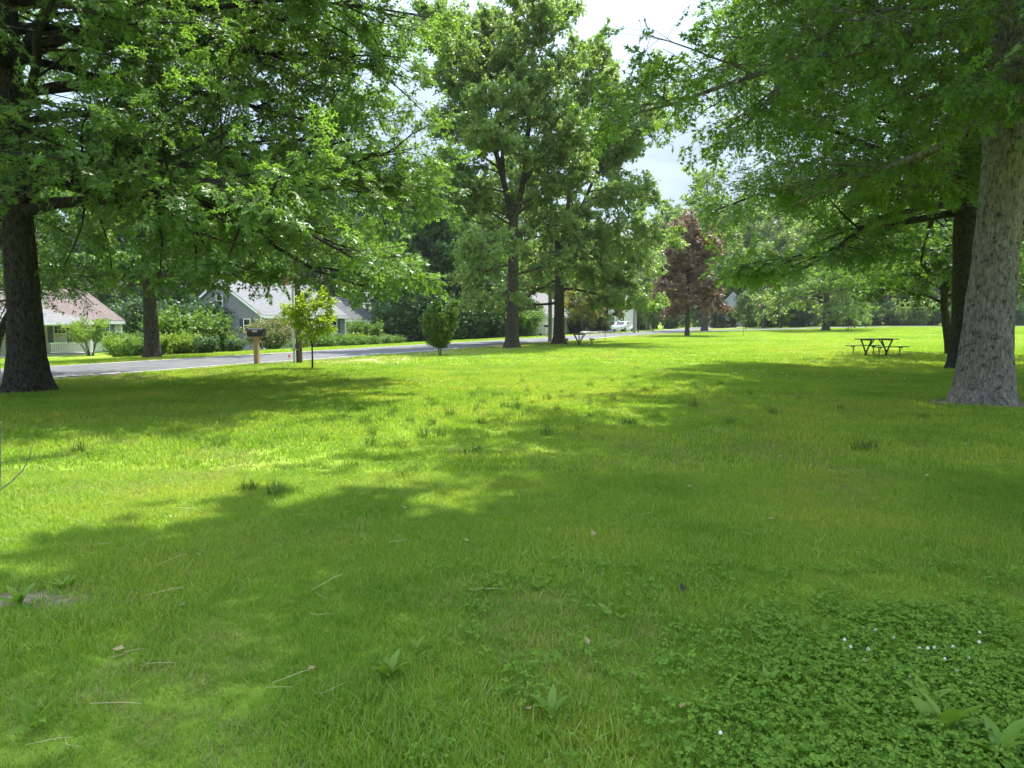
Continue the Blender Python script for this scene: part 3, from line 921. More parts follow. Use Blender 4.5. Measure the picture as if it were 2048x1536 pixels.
# column of the distance trees: (pixel column, distance, mesh, scale, turn, leaf material, label)
GB = 'trees rising behind the houses'
GW = 'trees along the far side of the crossing road'
GWL = 'green tree in the wood along the far side of the crossing road'
GBL = 'dark leafy tree rising behind the houses across the street'
bg = [(-120, 84, bgB, 1.0, None, 'b'), (-30, 80, bgA, 1.0, 'maple_dark', 'b'), (70, 82, bgB, .95, None, 'b'), (165, 84, bgA, 1.05, 'maple_dark', 'b'), (255, 78, bgB, .9, None, 'b'),
      (345, 82, bgB, 1.0, None, 'b'), (430, 88, bgA, 1.05, 'maple_dark', 'b'), (520, 92, bgB, 1.05, None, 'b'), (600, 96, bgA, 1.1, 'maple_dark', 'b'), (668, 92, bgC, 1.1, 'maple_dark', 'b'),
      (755, 86, bgC, 1.15, 'maple_dark', 'b'), (815, 82, bgB, 1.08, None, 'b'), (868, 74, bgB, 1.0, None, 'b'), (915, 78, bgB, 1.1, None, 'b'), (955, 84, bgB, 1.0, 'oak', 'b'),
      (835, 98, bgA, 1.1, 'maple_light', 'b'), (700, 108, bgA, 1.1, 'maple_dark', 'b'), (560, 112, bgB, 1.2, None, 'b'), (200, 104, bgB, 1.2, None, 'b'), (60, 108, bgA, 1.2, 'maple_dark', 'b'), (400, 110, bgB, 1.2, None, 'b'),
      (985, 112, bgA, .95, 'oak_far', 'b'), (1050, 112, bgA, .8, 'maple_light', 'b'), (1110, 120, bgB, .95, 'oak_far', 'b'), (1185, 132, bgA, 1.05, 'oak_far', 'b'),
      (1262, 150, bgB, .62, 'maple_dark', 'w'), (1296, 138, bgA, .62, 'oak_far', 'w'), (1332, 150, bgC, .95, 'maple_light', 'w'), (1375, 152, bgA, .95, 'oak_far', 'w'), (1425, 148, bgB, .9, 'oak_far', 'w'),
      (1475, 146, bgA, 1.0, 'maple_light', 'w'), (1520, 152, bgB, 1.05, 'oak_far', 'w'), (1565, 142, bgA, 1.0, 'oak_far', 'w'), (1612, 146, bgB, 1.05, 'maple_dark', 'w'), (1660, 140, bgA, 1.05, 'oak_far', 'w'),
      (1712, 138, bgC, 1.0, 'oak_far', 'w'), (1755, 142, bgB, 1.0, 'maple_light', 'w'), (1800, 140, bgA, 1.05, 'maple_light', 'w'), (1850, 146, bgB, 1.1, 'oak_far', 'w'), (1905, 142, bgA, 1.0, 'oak_far', 'w'),
      (1960, 140, bgB, 1.0, 'oak_far', 'w'), (2015, 136, bgA, 1.05, 'maple_light', 'w'), (2075, 138, bgB, 1.1, 'oak_far', 'w'), (2140, 135, bgA, 1.1, 'oak_far', 'w'), (2230, 130, bgB, 1.1, 'oak_far', 'w'),
      (1310, 178, bgB, 1.0, 'oak_far', 'w'), (1400, 182, bgA, 1.1, 'oak_far', 'w'), (1500, 180, bgB, 1.15, 'oak_far', 'w'), (1600, 176, bgA, 1.2, 'oak_far', 'w'), (1700, 172, bgB, 1.2, 'oak_far', 'w'),
      (1800, 172, bgA, 1.2, 'oak_far', 'w'), (1900, 170, bgB, 1.2, 'oak_far', 'w'), (2000, 168, bgA, 1.2, 'oak_far', 'w'), (2100, 166, bgB, 1.2, 'oak_far', 'w'),
      (1230, 185, bgA, 1.0, 'oak_far', 'w'), (1150, 170, bgB, 1.15, 'oak_far', 'w'), (1050, 160, bgA, 1.15, 'oak_far', 'w')]
ORD = ['first', 'second', 'third', 'fourth', 'fifth', 'sixth', 'seventh', 'eighth', 'ninth', 'tenth', 'eleventh', 'twelfth', 'thirteenth', 'fourteenth', 'fifteenth', 'sixteenth',
       'seventeenth', 'eighteenth', 'nineteenth', 'twentieth', 'twenty-first', 'twenty-second', 'twenty-third', 'twenty-fourth', 'twenty-fifth']
LAB = {}
for key, rule, text in (('b', lambda d: d < 97, 'dark leafy tree %s from the left in the row rising behind the houses'), ('b', lambda d: d >= 97, 'leafy tree %s from the left in the rear row far behind the houses'),
                        ('w', lambda d: d < 160, 'green tree %s from the left in the wood beyond the crossing road'), ('w', lambda d: d >= 160, 'tall tree %s from the left in the rear of the distant wood')):
    row = sorted([i for i, q in enumerate(bg) if q[5] == key and rule(q[1])], key=lambda i: bg[i][0])
    for k, i in enumerate(row):
        LAB[i] = text % ORD[k]
for i, (px, d, ms, sc, cm, g) in enumerate(bg):
    x, y, z = col_at(px, d)
    place_tree(ms, 'tree', (x, y, z - .05), i * 2.4, LAB[i], 'tree', GB if g == 'b' else GW, sc * (1.0 if g == 'b' else 1.38), M[cm] if cm else None)

x, y, z = col_at(1165, 91); place_tree(smalltree, 'yellow_maple', (x, y, z), 0, 'low yellow-green tree before the white cottage, left one', scale=1.0, crown_mat=M['yellow_leaf'])
x, y, z = col_at(1214, 96); place_tree(smalltree, 'yellow_maple', (x, y, z), 2, 'golden-leaved tree behind the clipped hedge', scale=1.25, crown_mat=M['yellow_leaf'])
x, y, z = col_at(1560, 122); place_tree(smalltree, 'plum_tree', (x, y, z), 1, 'pinkish-leaved tree beyond the crossing road', scale=1.7, crown_mat=M['pink_leaf'])
x, y, z = col_at(1526, 116); place_tree(bgC, 'roadside_tree', (x, y, z), 4, 'thin bare-boughed tree just beyond the crossing road', scale=.7)
x, y, z = col_at(1604, 120); place_tree(bgE, 'conifer', (x, y, z), 0, 'dark green conifer beyond the crossing road')
x, y, z = col_at(1436, 124); place_tree(bgE, 'conifer', (x, y, z), 1, 'dark conifer left of the distant white gable', scale=.62)
x, y, z = col_at(1697, 125); place_tree(bgC, 'roadside_tree', (x, y, z), 2, 'left of two pale straight trunks beyond the crossing road', scale=.85)
x, y, z = col_at(1709, 125); place_tree(bgC, 'roadside_tree', (x, y, z), 3, 'right of two pale straight trunks beyond the crossing road', scale=.88)
for px, d, s, lab in ((1490, 112, .75, 'young bright tree before the distant white gable'), (1560, 115, .72, 'young bright tree below the pinkish tree'),
                      (1690, 121, .85, 'young bright tree beside the two pale trunks'), (1305, 104, .8, 'slim young tree at the street corner by the far utility pole'),
                      (1275, 122, .9, 'small green tree behind the far utility pole')):
    x, y, z = col_at(px, d); place_tree(smalltree, 'young_tree', (x, y, z), px, lab, scale=s, crown_mat=M['maple_light'])

# ------------------------------------------------------------------ shrubs and beds
def shrub_meshes(name, seed, h, rad, nstem, nsec, nleaf, size, kind, mat, bark, spread=0.55, shape='round', clear=0.0, twig=.35, extra=None):
    """many stems from one base; the foliage fills a rounded, conical or egg-shaped body"""
    rng = np.random.default_rng(seed)
    a = rng.random(nstem) * 6.283
    rr = rad * .18 * np.sqrt(rng.random(nstem))
    P = np.stack([rr * np.cos(a), rr * np.sin(a), np.full(nstem, -.03)], -1)
    sp = spread * np.sqrt(rng.random(nstem))
    D = np.stack([np.cos(a) * sp, np.sin(a) * sp, np.ones(nstem)], -1)
    Ln = h * rng.uniform(.75, 1.02, nstem)
    p1, t1 = grow(rng, P, D, Ln, 6, .12, .10)
    r1 = np.full(nstem, .008 * h + .004)
    BV, BF = [], []
    v, f = tubes(p1, t1, r1, r1 * .3, 5); BV.append(v); BF.append(f); off = len(v)
    par = np.repeat(np.arange(nstem), nsec)
    u = clear + (1 - clear) * rng.random(len(par))
    s0, st = sample(rng, p1, t1, par, u)
    if shape == 'cone':
        w = rad * (1.02 - u) * 1.1
    elif shape == 'egg':
        q = (u - clear) / (1 - clear)
        w = rad * np.sqrt(np.clip(1 - (2 * q - .72) ** 2 / 1.75, .03, 1)) * np.clip(1.25 - .9 * np.maximum(0, q - .55) / .45, .25, 1)
    else:
        w = rad * np.sqrt(np.clip(1 - (u * 1.0 - .35) ** 2 / .75, .05, 1)) * .75
    a2 = rng.random(len(par)) * 6.283
    d2 = norm(np.stack([np.cos(a2), np.sin(a2), rng.uniform(.0, .8, len(par))], -1) + st * .3)
    l2 = np.maximum(.08, w * rng.uniform(.45, 1.05, len(par)))
    p2, t2 = grow(rng, s0, d2, l2, 3, .2, .15)
    v, f = tubes(p2, t2, np.full(len(par), .004), np.full(len(par), .0015), 3); BV.append(v); BF.append(f + off)
    stems = np_mesh(name + '_stems', np.concatenate(BV), np.concatenate(BF), bark, True)
    par3 = np.repeat(np.arange(len(par)), np.maximum(1, rng.poisson(nleaf, len(par))))
    lp, lt = sample(rng, p2, t2, par3, .15 + .85 * rng.random(len(par3)))
    lp = lp + rng.normal(0, size * .55, lp.shape)
    lp[:, 2] = np.maximum(lp[:, 2], .02)
    ax = norm(lt * .5 + rng.normal(0, .8, lp.shape))
    v, f = leaves(rng, lp, ax, size * rng.uniform(.65, 1.3, len(lp)), kind, .8)
    out = dict(stems=stems, foliage=np_mesh(name + '_foliage', v, f, mat))
    if extra:
        m2, frac, sz2 = extra
        top = (np.linalg.norm(lp[:, :2], axis=1) > rad * .45) | (lp[:, 2] > h * .6)
        sel = np.where(top & (rng.random(len(lp)) < frac))[0]
        q = lp[sel] + np.array([0, 0, sz2 * .5])
        v, f = leaves(rng, q, rng.normal(0, 1, q.shape), sz2 * rng.uniform(.7, 1.3, len(q)), 'wide', 1.0)
        out['blossom'] = np_mesh(name + '_blossom', v, f, m2)
    return out

def place_shrub(ms, name, loc, rz, label, group=None, scale=1.0, mat=None, sz=1.0, cat='shrub'):
    root = empty(name, loc, rz)
    root.scale = (scale, scale, scale * sz)
    tag(root, label, cat, group)
    obj('stems', ms['stems'], root)
    f = obj('foliage', ms['foliage'], root); f['kind'] = 'stuff'
    if mat:
        f.material_slots[0].link = 'OBJECT'; f.material_slots[0].material = mat
    if 'blossom' in ms:
        b = obj('blossom', ms['blossom'], root); b['kind'] = 'stuff'
    return root

sh_round = shrub_meshes('round_shrub', 101, 1.6, 1.3, 16, 26, 14, .12, 'wide', M['shrub_mid'], M['twig'])
sh_dark = shrub_meshes('dark_shrub', 103, 4.6, 3.2, 22, 30, 13, .26, 'wide', M['shrub_dark'], M['twig'], .7)
sh_vase = shrub_meshes('vase_shrub', 107, 2.9, 1.15, 11, 26, 13, .12, 'wide', M['shrub_bright'], M['bark_brown'], .5, clear=.42)
sh_pink = shrub_meshes('pink_shrub', 109, 2.5, 2.1, 22, 26, 11, .12, 'wide', M['shrub_mid'], M['twig'], .8, extra=(M['flower_pink'], .55, .12))
sh_col = shrub_meshes('column_shrub', 113, 2.62, .62, 3, 420, 24, .075, 'wide', M['shrub_mid'], M['bark_brown'], .03, shape='egg', clear=.17)
sh_cone = shrub_meshes('cone_shrub', 127, 2.1, .72, 8, 60, 12, .09, 'needle', M['shrub_dark'], M['twig'], .1, shape='cone', clear=.02)
sh_low = shrub_meshes('low_plant', 131, .55, .7, 22, 12, 10, .10, 'plain', M['shrub_bright'], M['twig'], .9)

x, y, z = at(877, 712); place_shrub(sh_col, 'column_shrub', (x, y, z), 0, 'narrow egg-shaped young hornbeam on the lawn beside the street')
x, y, z = col_at(181, 51.5); place_shrub(sh_vase, 'vase_shrub', (x, y, z), 0, 'bright multi-stemmed shrub before the red-roofed house')
x, y, z = col_at(548, 56); place_shrub(sh_pink, 'flowering_shrub', (x, y, z), 0, 'large pink-tinged flowering shrub at the corner of the grey house')
x, y, z = col_at(652, 62); place_shrub(sh_cone, 'clipped_yew', (x, y, z), 0, 'dark cone-shaped yew before the grey house windows')
x, y, z = col_at(610, 60); place_shrub(sh_cone, 'clipped_yew', (x, y, z), 1, 'dark broad yew behind the utility pole', scale=.9, sz=.9)
x, y, z = col_at(730, 60); place_shrub(sh_round, 'round_shrub', (x, y, z), 0, 'round pale green bush before the arched garage doors', scale=1.25)
G1 = 'bushes in the garden between the two houses'
for k, (px, d, s, mt, lab) in enumerate([
        (238, 47, .85, 'shrub_bright', 'bright bush right of the vase-shaped shrub'), (264, 44, .75, 'shrub_bright', 'bright bush left of the knotty street tree'),
        (284, 41, .7, 'shrub_mid', 'low rounded bush at the foot of the knotty street tree'), (330, 41, .75, 'shrub_bright', 'small bright bush right of the knotty street tree'),
        (352, 46, 1.7, 'shrub_mid', 'tall green bush in the garden between the two houses'), (392, 48, 1.6, 'shrub_mid', 'tall green bush left of the grey gable wall'),
        (372, 42, .8, 'shrub_bright', 'bright yellow-green garden bush behind the bird bath'), (425, 50, 1.3, 'shrub_dark', 'dark bush against the grey gable wall'),
        (446, 50, .8, 'shrub_bright', 'bright leafy bush before the grey gable wall'), (412, 41, .6, 'shrub_dark', 'low dark mound beside the garden path'),
        (470, 45, .5, 'shrub_dark', 'low dark mound on the grey house lawn'), (250, 55, 1.0, 'shrub_mid', 'green bush at the right corner of the red-roofed house')]):
    x, y, z = col_at(px, d); place_shrub(sh_round, 'garden_bush', (x, y, z), k * 1.7, lab, G1, s, M[mt])
for k, (px, d, s, mt, lab) in enumerate([
        (345, 42, .9, 'grey_leaf', 'grey-green flowering bed beside the knotty tree'), (400, 42.5, .9, 'grey_leaf', 'grey-green flower clump below the bird bath'),
        (600, 52, 1.2, 'grey_leaf', 'pale clump of perennials left of the utility pole'), (648, 52, 1.5, 'shrub_mid', 'clump of perennials right of the young yellow tree'),
        (640, 55, 1.4, 'shrub_bright', 'bright clump of perennials behind the young yellow tree'), (678, 56, 1.5, 'shrub_mid', 'clump of perennials before the cone yew'),
        (700, 58, 1.6, 'shrub_bright', 'tall bright perennials before the garage'), (722, 58, 1.5, 'shrub_bright', 'bright perennials below the round bush'),
        (695, 53, 1.1, 'shrub_mid', 'leafy edging plant at the left end of the street bed'), (720, 54, 1.1, 'shrub_mid', 'second edging plant of the street bed'),
        (745, 55.5, 1.1, 'shrub_mid', 'middle edging plant of the street bed'), (770, 57, 1.1, 'shrub_mid', 'fourth edging plant of the street bed'),
        (795, 58.5, 1.0, 'shrub_mid', 'leafy edging plant at the right end of the street bed'), (775, 61, 1.3, 'grey_leaf', 'pale leafy plant right of the garage')]):
    x, y, z = col_at(px, d); place_shrub(sh_low, 'bedding_plant', (x, y, z), k * 1.3, lab, 'bedding plants before the grey house', s, M[mt], cat='plant')
for k, (px, d, s, mt, lab) in enumerate([
        (798, 73, 1.0, None, 'dark evergreen thicket right of the garage'), (838, 70, 1.0, None, 'dark thicket behind the hornbeam, left part'), (885, 70, 1.0, None, 'dark thicket behind the hornbeam'),
        (930, 73, .95, None, 'dark thicket left of the fork-trunked oak'), (968, 78, .85, None, 'dark thicket showing left of the fork-trunked oak trunk'), (1048, 78, .72, 'shrub_mid', 'big rounded bush left of the white cottage'),
        (1022, 86, 1.0, 'shrub_mid', 'tall bush between the central oaks'), (1150, 96, .8, None, 'dark bush right of the white cottage'), (1195, 98, .7, None, 'dark bush behind the clipped hedge'),
        (300, 62, .95, None, 'dark yew mass behind the knotty street tree'), (375, 60, .9, None, 'dark yew mass left of the grey house'), (425, 62, .8, None, 'dark yew leaning over the grey gable'),
        (1285, 130, .9, None, 'dark bush at the street corner behind the utility pole'), (1340, 128, .8, None, 'dark bush left of the red maple trunk'), (1455, 128, .8, None, 'dark bush left of the distant white gable')]):
    x, y, z = col_at(px, d); place_shrub(sh_dark, 'thicket', (x, y, z), k * 1.9, lab, 'dark thickets', s, M[mt] if mt else None)
for k in range(16):
    px = 1500 + k * 40
    d = 124 + (k * 7 % 5) * 2
    x, y, z = col_at(px, d); place_shrub(sh_dark, 'thicket', (x, y, z), k * 2.1, ORD[k] + ' bush from the left in the dark hedge row beyond the crossing road', 'hedge row beyond the crossing road', .75 + .15 * (k % 3), [M['shrub_mid'], M['maple_dark'], M['oak_far']][k % 3])

# young yellow-leaved tree on the verge
sap = tree_meshes('sapling', 137, 2.75, [[(0, 0, -.05, .035), (.01, 0, .5, .03), (0, 0, .9, .026), (-.03, 0, 1.5, .018), (-.1, 0, 2.5, .006)],
                                        [(0, 0, .75, .02), (.12, 0, 1.2, .016), (.28, .05, 1.8, .01), (.5, .05, 2.45, .004)],
                                        [(0, 0, .8, .016), (-.14, .05, 1.2, .013), (-.3, 0, 1.7, .008), (-.5, 0, 2.2, .004)]],
                  1.05, ([0, .3, .7, 1], [.75, .8, .7, .3]), ([0, .5, 1], [35, 45, 60]), 32, 6, 5, 4.2, .08, 'wide', M['sapling_leaf'], M['bark_dark'], grav=.3, tsides=10, trings=14, flare=.15, twig_len=.2, tilt=.8)
x, y, z = at(625, 738); place_tree(sap, 'young_tree', (x, y, z), 0, 'thin young tree with bright yellow-green leaves beside the mailbox', scale=.88)
for px, py, hh, lab in ((1486, 672, 2.0, 'tiny staked sapling on the far lawn'), (1210, 682, 2.0, 'thin bare sapling on the lawn right of the far picnic table')):
    x, y, z = at(px, py)
    r_ = empty('sapling', (x, y, z)); tag(r_, lab, 'sapling')
    MB().tube([(0, 0, -.05), (.02, 0, hh * .5), (0, .02, hh)], [.022, .018, .008], 6).build('stem', M['bark_brown'], r_)
    g_ = np.random.default_rng(int(px)); n_ = 90
    q = np.stack([g_.normal(0, .14, n_), g_.normal(0, .14, n_), hh * g_.uniform(.55, 1.05, n_)], -1)
    v, f = leaves(g_, q, g_.normal(0, 1, q.shape), g_.uniform(.05, .1, n_), 'wide', .8)
    o = obj('crown', np_mesh('sapling_crown', v, f, M['maple_light']), r_); o['kind'] = 'stuff'

# arching weeping tree at the left edge
weep = tree_meshes('weeping', 139, 4.2, [[(0, 0, -.1, .17), (.05, 0, .7, .15), (.35, 0, 1.4, .13), (.8, 0, 2.1, .11), (1.3, 0, 2.9, .08), (1.5, 0, 4.0, .03)]], 1.9,
                   ([0, .5, 1], [2.0, 1.8, .8]), ([0, .5, 1], [30, 40, 60]), 18, 7, 6, 5, .08, 'plain', M['maple_dark'], M['bark_dark'], grav=1.8, tsides=16, trings=18, flare=.25, twig_len=.4, sec_grav=.8, rough=.015)
x, y, z = at(-14, 748); place_tree(weep, 'weeping_tree', (x, y, z), 0, 'small arching dark tree half hidden behind the left oak trunk')

# clipped hedge by the far drive
def hedge(px, d, L_, W_, H_, rot, label):
    x, y, z = col_at(px, d)
    g_ = np.random.default_rng(int(px))
    n_ = 2600
    q = np.stack([g_.uniform(-L_ / 2, L_ / 2, n_), g_.uniform(-W_ / 2, W_ / 2, n_), g_.uniform(0.02, H_, n_)], -1)
    fc = g_.integers(0, 3, n_)
    q[fc == 0, 2] = H_ + g_.normal(0, .03, (fc == 0).sum())
    q[fc == 1, 1] = -W_ / 2 + g_.normal(0, .03, (fc == 1).sum())
    v, f = leaves(g_, q, g_.normal(0, 1, q.shape), g_.uniform(.09, .18, n_), 'wide', .9)
    r_ = empty('hedge', (x, y, z), rot); tag(r_, label, 'hedge')
    o = obj('foliage', np_mesh('hedge_foliage', v, f, M['shrub_dark']), r_); o['kind'] = 'stuff'
    MB().box(-L_ / 2 + .1, L_ / 2 - .1, -W_ / 2 + .1, W_ / 2 - .1, -.05, H_ - .12).build('core', M['twig'], r_)
hedge(1205, 99, 4.6, 1.0, 1.05, R(66), 'clipped dark hedge beside the white car')

# ------------------------------------------------------------------ houses
M['grey_siding'] = plain('grey_siding', (0.20, 0.205, 0.21), 0.75, 0.06, 2)
M['cream_siding'] = plain('cream_siding', (0.60, 0.60, 0.54), 0.75, 0.06, 2)
M['white_siding'] = plain('white_siding', (0.62, 0.62, 0.61), 0.75, 0.05, 2)
M['trim'] = plain('white_trim', (0.80, 0.80, 0.78), 0.6, 0.04, 5)
M['shutter'] = plain('slate_shutter', (0.055, 0.07, 0.095), 0.6, 0.1, 8)
M['shutter_blue'] = plain('blue_grey_shutter', (0.13, 0.155, 0.20), 0.6, 0.1, 8)
M['concrete'] = plain('concrete', (0.36, 0.35, 0.33), 0.9, 0.15, 4)
M['garage'] = plain('garage_door', (0.50, 0.52, 0.53), 0.6, 0.05, 4)
M['brick'] = plain('chimney_brick', (0.27, 0.11, 0.075), 0.9, 0.3, 9)
def glass():
    m, N, L, out = new_mat('window_glass')
    b = N.new('ShaderNodeBsdfPrincipled')
    b.inputs['Base Color'].default_value = (0.02, 0.024, 0.026, 1)
    b.inputs['Roughness'].default_value = 0.06
    b.inputs['Specular IOR Level'].default_value = 0.6
    L.new(b.outputs[0], out.inputs['Surface'])
    return m
M['glass'] = glass()
M['blind'] = plain('window_blind', (0.55, 0.55, 0.50), 0.8, 0.05, 6)
def shingles(name, a, b_):
    m, N, L, out = new_mat(name)
    p = N.new('ShaderNodeBsdfPrincipled'); p.inputs['Roughness'].default_value = 0.9
    tc = N.new('ShaderNodeTexCoord')
    br = N.new('ShaderNodeTexBrick')
    br.inputs['Scale'].default_value = 3.2
    br.inputs['Color1'].default_value = (*a, 1); br.inputs['Color2'].default_value = (*b_, 1)
    br.inputs['Mortar'].default_value = (*tuple(c * .45 for c in a), 1)
    br.inputs['Mortar Size'].default_value = 0.025
    br.inputs['Row Height'].default_value = 0.45; br.inputs['Brick Width'].default_value = 0.9
    no = N.new('ShaderNodeTexNoise'); no.inputs['Scale'].default_value = 5; no.inputs['Detail'].default_value = 6
    L.new(tc.outputs['Object'], br.inputs['Vector']); L.new(tc.outputs['Object'], no.inputs['Vector'])
    r = ramp(N, [(0.3, (.75, .75, .75)), (.7, (1.2, 1.2, 1.2))]); L.new(no.outputs['Fac'], r.inputs['Fac'])
    mx = N.new('ShaderNodeMix'); mx.data_type = 'RGBA'; mx.blend_type = 'MULTIPLY'; mx.inputs['Factor'].default_value = 1
    L.new(br.outputs['Color'], mx.inputs['A']); L.new(r.outputs[0], mx.inputs['B'])
    L.new(mx.outputs['Result'], p.inputs['Base Color']); L.new(p.outputs[0], out.inputs['Surface'])
    return m
M['roof_red'] = shingles('red_brown_shingle', (0.105, 0.077, 0.068), (0.140, 0.104, 0.092))
M['roof_grey'] = shingles('grey_shingle', (0.125, 0.126, 0.132), (0.165, 0.165, 0.172))
M['roof_dark'] = shingles('dark_shingle', (0.055, 0.056, 0.060), (0.08, 0.08, 0.085))
M['roof_pale'] = shingles('pale_shingle', (0.125, 0.118, 0.116), (0.165, 0.155, 0.152))

ROADROT = math.atan2(RD[1], RD[0])

def clap_front(mb, x0, x1, y, z0, z1, out=-1, pitch=.11):
    """lapped boards on a wall facing -y (out=-1) or +y"""
    n = int(round((z1 - z0) / pitch))
    p = (z1 - z0) / n
    for i in range(n):
        za, zb = z0 + i * p, z0 + (i + 1) * p
        mb.add([(x0, y + out * .030, za), (x1, y + out * .030, za), (x1, y + out * .008, zb), (x0, y + out * .008, zb), (x0, y, za), (x1, y, za)],
               [(0, 1, 2, 3), (0, 4, 5, 1)])

def clap_side(mb, x, y0, y1, z0, z1, out, ridge=None, pitch=.11):
    """lapped boards on an end wall; ridge=(ymid, zeave, zridge) cuts the gable"""
    zt = ridge[2] if ridge else z1
    n = int(round((zt - z0) / pitch)); p = (zt - z0) / n
    def lim(z):
        if not ridge or z <= ridge[1]:
            return y0, y1
        t = (z - ridge[1]) / (ridge[2] - ridge[1])
        return y0 + (ridge[0] - y0) * t, y1 + (ridge[0] - y1) * t
    for i in range(n):
        za, zb = z0 + i * p, z0 + (i + 1) * p
        a0, a1 = lim(za); b0, b1 = lim(min(zb, zt - .001))
        mb.add([(x + out * .030, a0, za), (x + out * .030, a1, za), (x + out * .008, b1, zb), (x + out * .008, b0, zb), (x, a0, za), (x, a1, za)],
               [(0, 1, 2, 3), (0, 4, 5, 1)])

def window(root, face, c, z0, z1, w, shut=None, pos=0.0, sashes=True, blind=False, grid=False):
    """face 'f': wall y=pos facing -y, centre x=c; face 'l': wall x=pos facing -x, centre y=c"""
    def B(mb, a0, a1, d0, d1, za, zb):
        if face == 'f':
            mb.box(c + a0, c + a1, pos - d1, pos - d0, za, zb)
        else:
            mb.box(pos - d1, pos - d0, c + a0, c + a1, za, zb)
        return mb
    fr = MB(); t = .07
    B(fr, -w / 2 - t, -w / 2, .0, .065, z0 - t, z1 + t); B(fr, w / 2, w / 2 + t, .0, .065, z0 - t, z1 + t)
    B(fr, -w / 2, w / 2, .0, .063, z1, z1 + t); B(fr, -w / 2 - t * 1.4, w / 2 + t * 1.4, .0, .09, z0 - t - .03, z0 - t + .003); B(fr, -w / 2, w / 2, .0, .063, z0 - t + .003, z0)
    zm = (z0 + z1) / 2
    if sashes:
        B(fr, -w / 2, w / 2, .01, .058, zm - .03, zm + .03)
    fr_o = fr.build('window', M['trim'], root)
    B(MB(), -w / 2, w / 2, .002, .034, z0, z1).build('pane', M['glass'], fr_o)
    if blind:
        B(MB(), -w / 2 + .02, w / 2 - .02, .036, .04, z0 + .02, zm - .04).build('blind', M['blind'], fr_o)
    if grid:
        g = MB()
        for k in (1, 2):
            B(g, -w / 2 + w * k / 3 - .012, -w / 2 + w * k / 3 + .012, .034, .048, zm + .03, z1)
        B(g, -w / 2, w / 2, .034, .047, (zm + z1) / 2 - .012, (zm + z1) / 2 + .012)
        g.build('muntin', M['trim'], fr_o)
    if shut:
        for s in (-1, 1):
            m_ = MB(); e0 = s * (w / 2 + t + .02); e1 = e0 + s * .40
            B(m_, min(e0, e1), max(e0, e1), .0, .045, z0 - t, z1 + t)
            n = 14
            for k in range(n):
                zz = z0 + (z1 - z0) * (k + .2) / n
                B(m_, min(e0, e1) + .05, max(e0, e1) - .05, .045, .058, zz, zz + (z1 - z0) / n * .55)
            m_.build('shutter', M[shut], root)
    return fr_o

def gable_house(root, L_, D_, z0, ze, zr, siding, roof, found=.35, over=.3, wall_name='wall'):
    """ridge along x, front wall y=0"""
    MB().box(.02, L_ - .02, .02, D_ - .02, -.6, z0 + found).build('foundation', M['concrete'], root)
    core = MB()
    core.prism([(0, z0 + found - .01), (D_, z0 + found - .01), (D_, ze), (D_ / 2, zr), (0, ze)], 'x', 0, L_)
    zf = z0 + found
    clap_front(core, 0, L_, 0, zf, ze, -1)
    clap_side(core, 0, 0, D_, zf, ze, -1, (D_ / 2, ze, zr - .05))
    clap_side(core, L_, 0, D_, zf, ze, 1, (D_ / 2, ze, zr - .05))
    core.build(wall_name, siding, root)
    sl = (zr - ze) / (D_ / 2)
    rf = MB(); th = .09
    for s in (0, 1):
        ye = -over if s == 0 else D_ + over
        zo = ze - sl * over + .06
        a, b = (ye, zo), (D_ / 2, zr + .06)
        rf.prism([a, b, (b[0], b[1] + th), (a[0], a[1] + th)] if s == 0 else [b, a, (a[0], a[1] + th), (b[0], b[1] + th)], 'x', -over * .6, L_ + over * .6)
    rfo = rf.build('roof', roof, root)
    tr = MB()
    zo = ze - sl * over
    tr.box(-over * .6, L_ + over * .6, -over - .03, -over + .02, zo - .12, zo + .10)
    tr.build('gutter', M['trim'], root)
    for xe, sgn in ((0, -1), (L_, 1)):
        r_ = MB(); xx = xe + sgn * (over * .6 - .01)
        for s in (0, 1):
            ye = -over if s == 0 else D_ + over
            r_.bar((xx, ye, zo - .02), (xx, D_ / 2, zr - .02), .04, .18)
        r_.build('rake_board', M['trim'], root)
        c_ = MB()
        c_.box(xe - .10 if sgn < 0 else xe - .02, xe + .02 if sgn < 0 else xe + .10, -.045, .06, zf, ze)
        c_.build('corner_board', M['trim'], root)
    MB().box(.02, L_ - .02, -over, -.0, zo - .06, zo - .03).build('soffit', M['trim'], root)
    return rfo

# --- grey cape house
hx, hy = -20.5, 60.0
hz = Hs(hx - 3, hy + 3)
g_ = empty('grey_house', (hx, hy, hz), ROADROT)
tag(g_, 'grey clapboard house with pale grey roof, dark shutters and double garage', 'house')
rfo = gable_house(g_, 11.0, 9.0, 0.0, 2.95, 5.75, M['grey_siding'], M['roof_grey'], found=.5)
MB().box(7.5, 8.3, 4.2, 4.9, 4.9, 6.6).build('chimney', M['brick'], rfo)
window(g_, 'l', 1.55, 1.55, 2.55, .62, 'shutter', 0.0)
window(g_, 'l', 5.6, 1.55, 2.55, .62, 'shutter', 0.0)
window(g_, 'l', 4.5, 3.7, 4.5, .6, None, 0.0)
for cx_ in (1.8, 4.4, 7.0, 9.3):
    window(g_, 'f', cx_, 1.35, 2.6, .8, 'shutter', 0.0)
MB().box(-.045, .01, 2.2, 3.1, .12, .42).build('cellar_window', M['glass'], g_)
dsp = MB(); dsp.tube([(-.10, -.12, 2.7), (-.10, -.12, .25), (-.12, -.45, .12)], .045, 8); dsp.build('downspout', M['trim'], g_)
